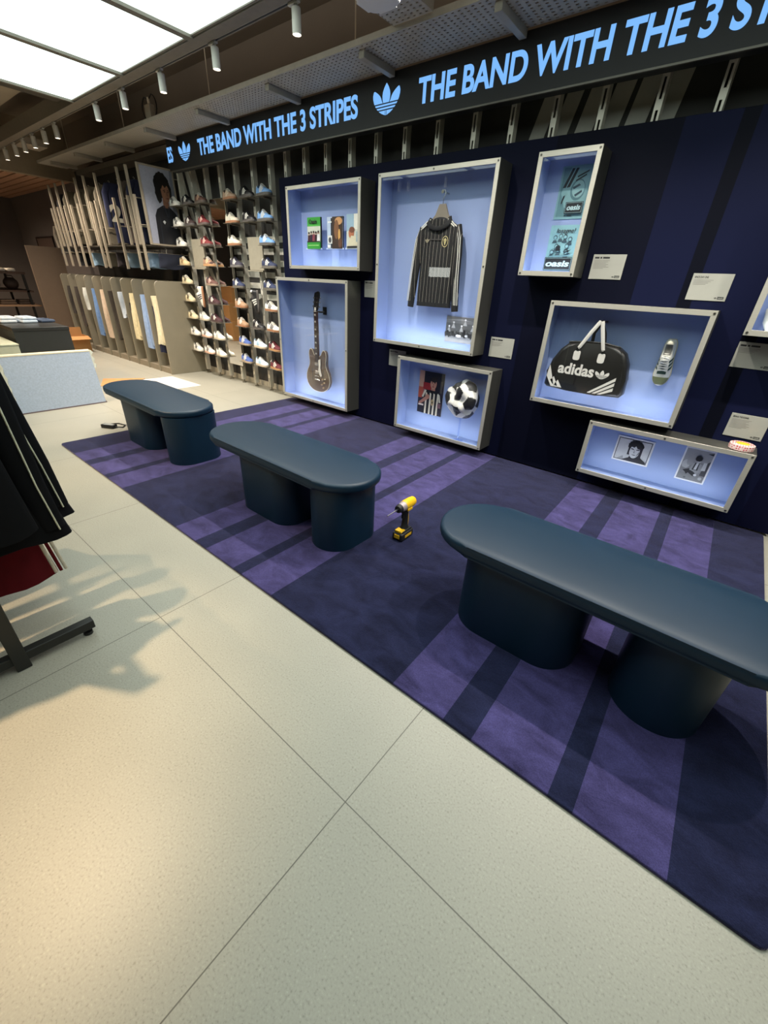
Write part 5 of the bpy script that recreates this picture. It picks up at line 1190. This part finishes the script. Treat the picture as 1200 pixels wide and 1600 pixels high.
MB().box(-0.10, 0.10, -0.045, 0.045, 0, 0.05, None, 0.006, 2).build('housing', BLACK(), plug2, 40)
for k in range(4): MB().cyl((-0.06+0.04*k, 0, 0.05), (-0.06+0.04*k, 0, 0.0515), 0.014, n=12).build('socket_outlet', mat('socket_grey', (84, 84, 82), rough=0.5), plug2, 40)
MB().tube([(-0.10, 0, 0.02), (-0.17, 0.02, 0.008), (-0.18, 0.09, 0.007), (-0.10, 0.12, 0.007), (0.0, 0.11, 0.007)], 0.006, 8).build('cable', BLACK(), plug2, 60)

# ------------------------------------------------------------ cordless drill on the rug
yel = mat('yellow_tool_plastic', (236, 184, 22), rough=0.4, var=0.04); tb = mat('black_tool_rubber', (26, 26, 27), rough=0.6)
dr = thing('cordless_drill', 'yellow and black cordless drill standing upright on the rug', 'drill', (-1.255, 1.83, 0.014), math.radians(-88))
# local +X is the bit direction (towards the viewer)
bt = MB().box(-0.055, 0.075, -0.038, 0.038, 0.0, 0.052, None, 0.010, 3).build('battery', tb, dr, 40)
MB().box(-0.045, 0.060, -0.030, 0.030, 0.048, 0.064, None, 0.006, 2).build('battery_cap', tb, bt, 40); MB().box(0.022, 0.066, -0.026, 0.026, 0.052, 0.068, None, 0.005, 2).build('battery_top', yel, bt, 40)
MB().box(0.0745, 0.078, -0.020, 0.020, 0.018, 0.044, None, 0.001, 1).build('battery_latch', yel, bt)
for s_ in (-1, 1):
    MB().box(-0.03, 0.04, s_*0.0385-0.0007, s_*0.0385+0.0007, 0.018, 0.036).build('battery_label', yel, bt)
rings = []
for z, x, rx, ry in ((0.060, 0.0, 0.040, 0.026), (0.078, -0.002, 0.026, 0.020), (0.11, -0.004, 0.022, 0.018), (0.15, -0.002, 0.023, 0.018), (0.185, 0.004, 0.030, 0.020), (0.205, 0.006, 0.034, 0.022)):
    rings.append([(x+rx*math.cos(2*PI*j/20), ry*math.sin(2*PI*j/20), z) for j in range(20)])
MB().loft(rings).build('grip', tb, dr, 60)
MB().tube([(-0.026, 0, 0.075), (-0.028, 0, 0.12), (-0.022, 0, 0.17), (-0.015, 0, 0.20)], 0.010, 10, None, 0.6).build('grip_spine', yel, dr, 60)
MB().box(0.016, 0.032, -0.008, 0.008, 0.14, 0.17, None, 0.004, 2).build('trigger', tb, dr, 40)
rings = []
for x, r in ((-0.085, 0.016), (-0.078, 0.027), (-0.05, 0.031), (0.0, 0.032), (0.022, 0.031), (0.024, 0.030)):
    rings.append([(x, r*math.cos(2*PI*j/24), 0.226+r*1.05*math.sin(2*PI*j/24)) for j in range(24)])
MB().loft(rings).build('motor_housing', yel, dr, 50)
MB().cyl((0.024, 0, 0.226), (0.062, 0, 0.226), 0.030, 0.026, 24).build('gear_nose', mat('pale_aluminium_nose', (206, 190, 190), rough=0.35, metal=0.5), dr, 40)
MB().cyl((0.062, 0, 0.226), (0.086, 0, 0.226), 0.028, 0.022, 24).build('nose_bumper', tb, dr, 40)
MB().cyl((0.086, 0, 0.226), (0.108, 0, 0.226), 0.0085, n=14).build('bit_holder', chrome, dr, 40)
MB().cyl((0.108, 0, 0.226), (0.190, 0, 0.226), 0.0042, 0.0035, 10).build('drill_bit', mat('bit_steel', (206, 202, 210), rough=0.25, metal=0.8), dr, 40)
for s_ in (-1, 1): MB().box(-0.03, 0.018, s_*0.029-0.0035, s_*0.029+0.0035, 0.196, 0.212, None, 0.002, 1).build('side_flash', yel, dr)

# ------------------------------------------------------------ tape roll on the long low case
tpm = mat('dotted_pink_tape', (236, 206, 200), rough=0.4, var=0.03)
nt, bb = nodes_of(tpm)
tc = nt.nodes.new('ShaderNodeTexCoord'); vo = nt.nodes.new('ShaderNodeTexVoronoi'); vo.inputs['Scale'].default_value = 75; vo.inputs['Randomness'].default_value = 0.25
nt.links.new(tc.outputs['Object'], vo.inputs['Vector'])
k = math_node(nt, 'LESS_THAN', vo.outputs['Distance'], 0.36)
src = [l.from_socket for l in nt.links if l.to_socket == bb.inputs['Base Color']][0]
mx = nt.nodes.new('ShaderNodeMix'); mx.data_type = 'RGBA'; mx.inputs[7].default_value = lin((200, 56, 74)); nt.links.new(k, mx.inputs[0]); nt.links.new(src, mx.inputs[6]); nt.links.new(mx.outputs[2], bb.inputs['Base Color'])
tr_ = thing('tape_roll', 'roll of pink and white tape with a yellow centre lying on the long low case', 'tape roll', (0.225, 3.475, 0.580))
n = 36; prof = [(0.038, 0.0), (0.062, 0.0), (0.068, 0.004), (0.070, 0.020), (0.068, 0.036), (0.060, 0.040), (0.038, 0.040)]
MB().loft([[(r*math.cos(2*PI*i/n), r*math.sin(2*PI*i/n), z) for i in range(n)] for r, z in prof], None, False).build('tape', tpm, tr_, 40)
MB().cyl((0, 0, 0.0), (0, 0, 0.038), 0.038, n=30).build('core_disc', mat('yellow_core', (246, 196, 30), rough=0.5), tr_, 40)

# ------------------------------------------------------------ contents of the long low case and of the cropped case
ph1 = [(g(196), rect(0, 0, 1, 1)), (g(22), rect(0, 0.97, 1, 1)), (g(22), rect(0, 0, 1, 0.03)), (g(22), rect(0, 0, 0.02, 1)), (g(22), rect(0.98, 0, 1, 1)), (g(150), [(0.1, 0.03), (0.3, 0.03), (0.26, 0.22), (0.18, 0.12)]), (g(26), [(0.26, 0.03), (0.34, 0.10), (0.44, 0.18), (0.46, 0.32), (0.74, 0.34), (0.80, 0.24), (0.97, 0.10), (0.97, 0.03)]), (g(22), ell(0.56, 0.74, 0.235, 0.24, 30, 0.06)), (g(24), [(0.36, 0.3), (0.44, 0.3), (0.46, 0.7), (0.36, 0.7)]), (g(24), [(0.70, 0.32), (0.78, 0.28), (0.78, 0.7), (0.68, 0.7)]), (g(210), ell(0.56, 0.50, 0.15, 0.32, 26)), (g(24), [(0.40, 0.70), (0.52, 0.66), (0.56, 0.74), (0.62, 0.64), (0.72, 0.62), (0.74, 0.86), (0.42, 0.88)]), (g(40), [(0.43, 0.58), (0.53, 0.56), (0.52, 0.60), (0.44, 0.62)]), (g(40), [(0.60, 0.56), (0.70, 0.58), (0.69, 0.62), (0.60, 0.60)]), (g(150), [(0.55, 0.58), (0.58, 0.42), (0.53, 0.42)]), (g(70), [(0.49, 0.34), (0.57, 0.355), (0.64, 0.34), (0.57, 0.315)]), (g(120), [(0.64, 0.26), (0.71, 0.45), (0.70, 0.55), (0.66, 0.4)]), (g(30), [(0.46, 0.20), (0.56, 0.14), (0.70, 0.20), (0.70, 0.10), (0.44, 0.08)])]
photo(-0.502, 0.275, 0.255, 0.198, ph1, 'black and white close portrait of a dark haired person in the long low case', 0.012)
ph2 = [(g(128), rect(0, 0, 1, 1)), (g(150), rect(0, 0.62, 1, 1)), (g(60), [(0.74, 0), (1, 0), (1, 0.72), (0.86, 0.62)]), (g(40), [(0.78, 0.93), (1, 0.90), (1, 0.98)]), (g(120), rect(0, 0, 1, 0.22)), (g(176), ell(0.16, 0.5, 0.15, 0.14, 14, 0.12)), (g(150), ell(0.28, 0.58, 0.12, 0.1, 12, 0.12)), (g(190), [(0.76, 0.38), (0.92, 0.4), (0.90, 0.66), (0.78, 0.64)]), (g(26), [(0.12, 0.30), (0.35, 0.38), (0.62, 0.26), (0.66, 0.16), (0.56, 0.16), (0.36, 0.24), (0.3, 0.18), (0.24, 0.24)]), (g(150), [(0.36, 0.34), (0.40, 0.58), (0.54, 0.64), (0.74, 0.56), (0.78, 0.34), (0.66, 0.24), (0.56, 0.30)]), (g(32), [(0.44, 0.36), (0.48, 0.60), (0.64, 0.60), (0.66, 0.36)]), (g(206), [(0.50, 0.38), (0.53, 0.60), (0.61, 0.60), (0.60, 0.38)]), (g(196), ell(0.585, 0.685, 0.075, 0.075, 16)), (g(20), ell(0.55, 0.74, 0.125, 0.09, 20, 0.08)), (g(210), ell(0.64, 0.21, 0.06, 0.04, 12)), (g(170), ell(0.86, 0.13, 0.07, 0.05, 12, 0.1)), (g(90), ell(0.3, 0.08, 0.05, 0.03, 10, 0.1))]
photo(-0.056, 0.250, 0.182, 0.250, ph2, 'black and white photograph of a person sitting on the ground in the long low case', 0.010)
wt = thing('display_block', 'pale rounded object in the case cut off by the right picture edge', 'display object', (0.20, 3.50, 1.268))
rings = []
for z, rx, ry in ((0.0, .12, .06), (0.05, .15, .068), (0.12, .16, .07), (0.20, .13, .06), (0.26, .07, .035), (0.275, .02, .01)):
    rings.append([(rx*math.cos(2*PI*j/24), ry*math.sin(2*PI*j/24), z) for j in range(24)])
MB().loft(rings).build('body', mat('pale_object', (206, 204, 186), rough=0.6), wt, 60)
MB().box(-0.14, 0.14, -0.065, 0.065, -0.008+0.0, 0.0).build('foot', mat('pale_object_base', (150, 150, 140), rough=0.6), wt)

# ------------------------------------------------------------ garment rail near the viewer
rk = thing('clothing_rack', 'dark steel clothing rack with foot bar at the left picture edge', 'rack', (-1.80, 0.03, 0))
RKX = -1.80
rm = mat('rack_steel', (46, 46, 44), rough=0.42, metal=0.35, var=0.06)
MB().box(-0.02, 0.02, -0.42, 0.235, 0.028, 0.068, None, 0.004, 2).build('foot_bar', rm, rk)
MB().box(0.021, 0.033, -0.052, -0.004, 0.0, 1.46, None, 0.002, 1).build('post', rm, rk)
for yy in (-0.38, 0.205):
    mb = MB(); mb.cyl((0, yy, 0.0), (0, yy, 0.014), 0.018, n=16); mb.cyl((0, yy, 0.014), (0, yy, 0.03), 0.007, n=10); mb.build('levelling_foot', BLACK(), rk, 40)
MB().cyl((0.03, -0.028, 1.45), (-1.25, -0.028, 1.45), 0.014, n=14).build('hanging_rail', rm, rk, 40)
MB().box(-1.27, -1.258, -0.052, -0.004, 0.0, 1.46, None, 0.002, 1).build('post', rm, rk)
MB().box(-1.257, -1.217, -0.42, 0.235, 0.028, 0.068, None, 0.004, 2).build('foot_bar', rm, rk)
for yy in (-0.38, 0.205):
    MB().cyl((-1.237, yy, 0.0), (-1.237, yy, 0.03), 0.018, n=14).build('levelling_foot', BLACK(), rk, 40)
def jacket(x, z_hem, y_hem, z_cuff, col, label, piping=None, seed=1, half_w=0.25, cat='jacket', dip=0.0):
    t = thing('hanging_jacket', label, cat, (x, -0.03, 1.45), group=None)
    random.seed(seed); zz = lambda z: z-1.45
    yc = -0.03
    M = mat('rackcloth_%02x%02x%02x' % tuple(col), col, rough=0.92, var=0.14, scale=14, bump=0.1, spec=0.2)
    rings = []; N = 12; ph = random.uniform(0, 6)
    for k in range(N):
        f = k/(N-1); z = 1.36-(1.36-z_hem)*f
        wv = (0.10 + (half_w-0.10)*min(1, f*5)) if f < 0.2 else half_w + (y_hem-yc-half_w)*(f-0.2)/0.8
        pts = []
        for j in range(28):
            a = 2*PI*j/28; c, s_ = math.cos(a), math.sin(a)
            th = 0.024+0.010*f
            pts.append((th*math.copysign(abs(s_)**0.7, s_)+0.006*f*math.sin(6*c+ph+3*f), wv*math.copysign(abs(c)**0.75, c), zz(z)+(dip*c*f)+(0.006*math.sin(7*c+ph) if k == N-1 else 0)))
        rings.append(pts)
    MB().loft(rings).build('body', M, t, 75)
    if z_cuff:
        for s_ in (-1, 1):
            pts = [(0.0, s_*(half_w-0.05), zz(1.33)), (0.01, s_*(half_w+0.03), zz(1.15)), (0.016, s_*(y_hem-yc-0.075), zz(z_cuff+0.2)), (0.018, s_*(y_hem-yc-0.055), zz(z_cuff))]
            sl_ = MB().tube(pts, [0.055, 0.055, 0.046, 0.040], 14, None, 0.55, (1, 0, 0)).build('sleeve', M, t, 75)
            if piping: MB().tube([(p[0]+0.030, p[1]+s_*0.012, p[2]) for p in pts], 0.0035, 6).build('piping', mat('pale_piping', piping, rough=0.8), sl_, 60)
    mb = MB(); mb.tube([(0, 0, zz(1.35)), (0, 0, zz(1.43)), (0, 0.016, zz(1.455)), (0, 0.010, zz(1.478)), (0, -0.01, zz(1.474)), (0, -0.016, zz(1.455))], 0.0025, 6)
    mb.tube([(0, -0.20, zz(1.30)), (0, 0, zz(1.37)), (0, 0.20, zz(1.30))], 0.010, 8); mb.build('hanger', STEEL(), t, 60)
    return t
blk = (11, 11, 14)
jacket(-1.862, 0.505, 0.225, None, blk, 'first black jacket on the rack, its hem in front of the red garment', None, 1, 0.20, dip=0.012)
jacket(-1.95, 0.425, 0.335, 0.47, (10, 10, 13), 'second black jacket on the rack, with thin white piping down the sleeve', (206, 202, 176), 2, 0.24)
jacket(-2.085, 0.435, 0.395, 0.50, (11, 11, 15), 'third black jacket on the rack, its cuff showing farthest out', (196, 200, 160), 3, 0.26)
rd_ = jacket(-2.18, 0.12, 0.27, None, (92, 14, 22), 'dark red garment hanging lowest on the rack, with white stripes along its edge', None, 4, 0.20, 'garment')
for k in range(3):
    MB().tube([(0.035, 0.255+0.012*k, 0.60-1.45), (0.045, 0.268+0.018*k, 0.35-1.45), (0.045, 0.285+0.02*k, 0.15-1.45)], 0.007, 8, None, 0.5, (1, 0, 0)).build('edge_stripe', mat('cream_stripe', (206, 196, 176), rough=0.85) if k != 1 else mat('rackcloth_5c0e16', (92, 14, 22)), rd_, 60)
for k, x in enumerate((-2.30, -2.39, -2.48, -2.57, -2.67, -2.78)):
    jacket(x, 0.50+0.012*k, 0.27, 0.56, (12+2*k, 12+2*k, 15+2*k), '%s dark jacket hung on the rack behind the red garment' % ORD[k], None, 6+k, 0.24)

# ------------------------------------------------------------ stacked cartons outside the frame, seen in the tall mirror
for k, (x, y, z, sx, sy, sz, nm) in enumerate(((-10.05, 0.75, 0.0, 0.28, 0.30, 0.45, 'lowest'), (-10.05, 0.80, 0.45, 0.26, 0.28, 0.40, 'middle'), (-10.02, 0.72, 0.85, 0.22, 0.24, 0.34, 'top'))):
    t = thing('cardboard_carton', '%s brown carton of the stack seen in the tall mirror' % nm, 'box', (x, y, z), group='cartons seen in the mirror')
    MB().box(-sx, sx, -sy, sy, 0, sz, None, 0.004, 1).build('carton', cb, t)
    MB().box(-0.03, 0.03, -sy-0.001, sy+0.001, sz-0.001, sz+0.0008).build('packing_tape', mat('packing_tape', (176, 140, 96), rough=0.3), t)
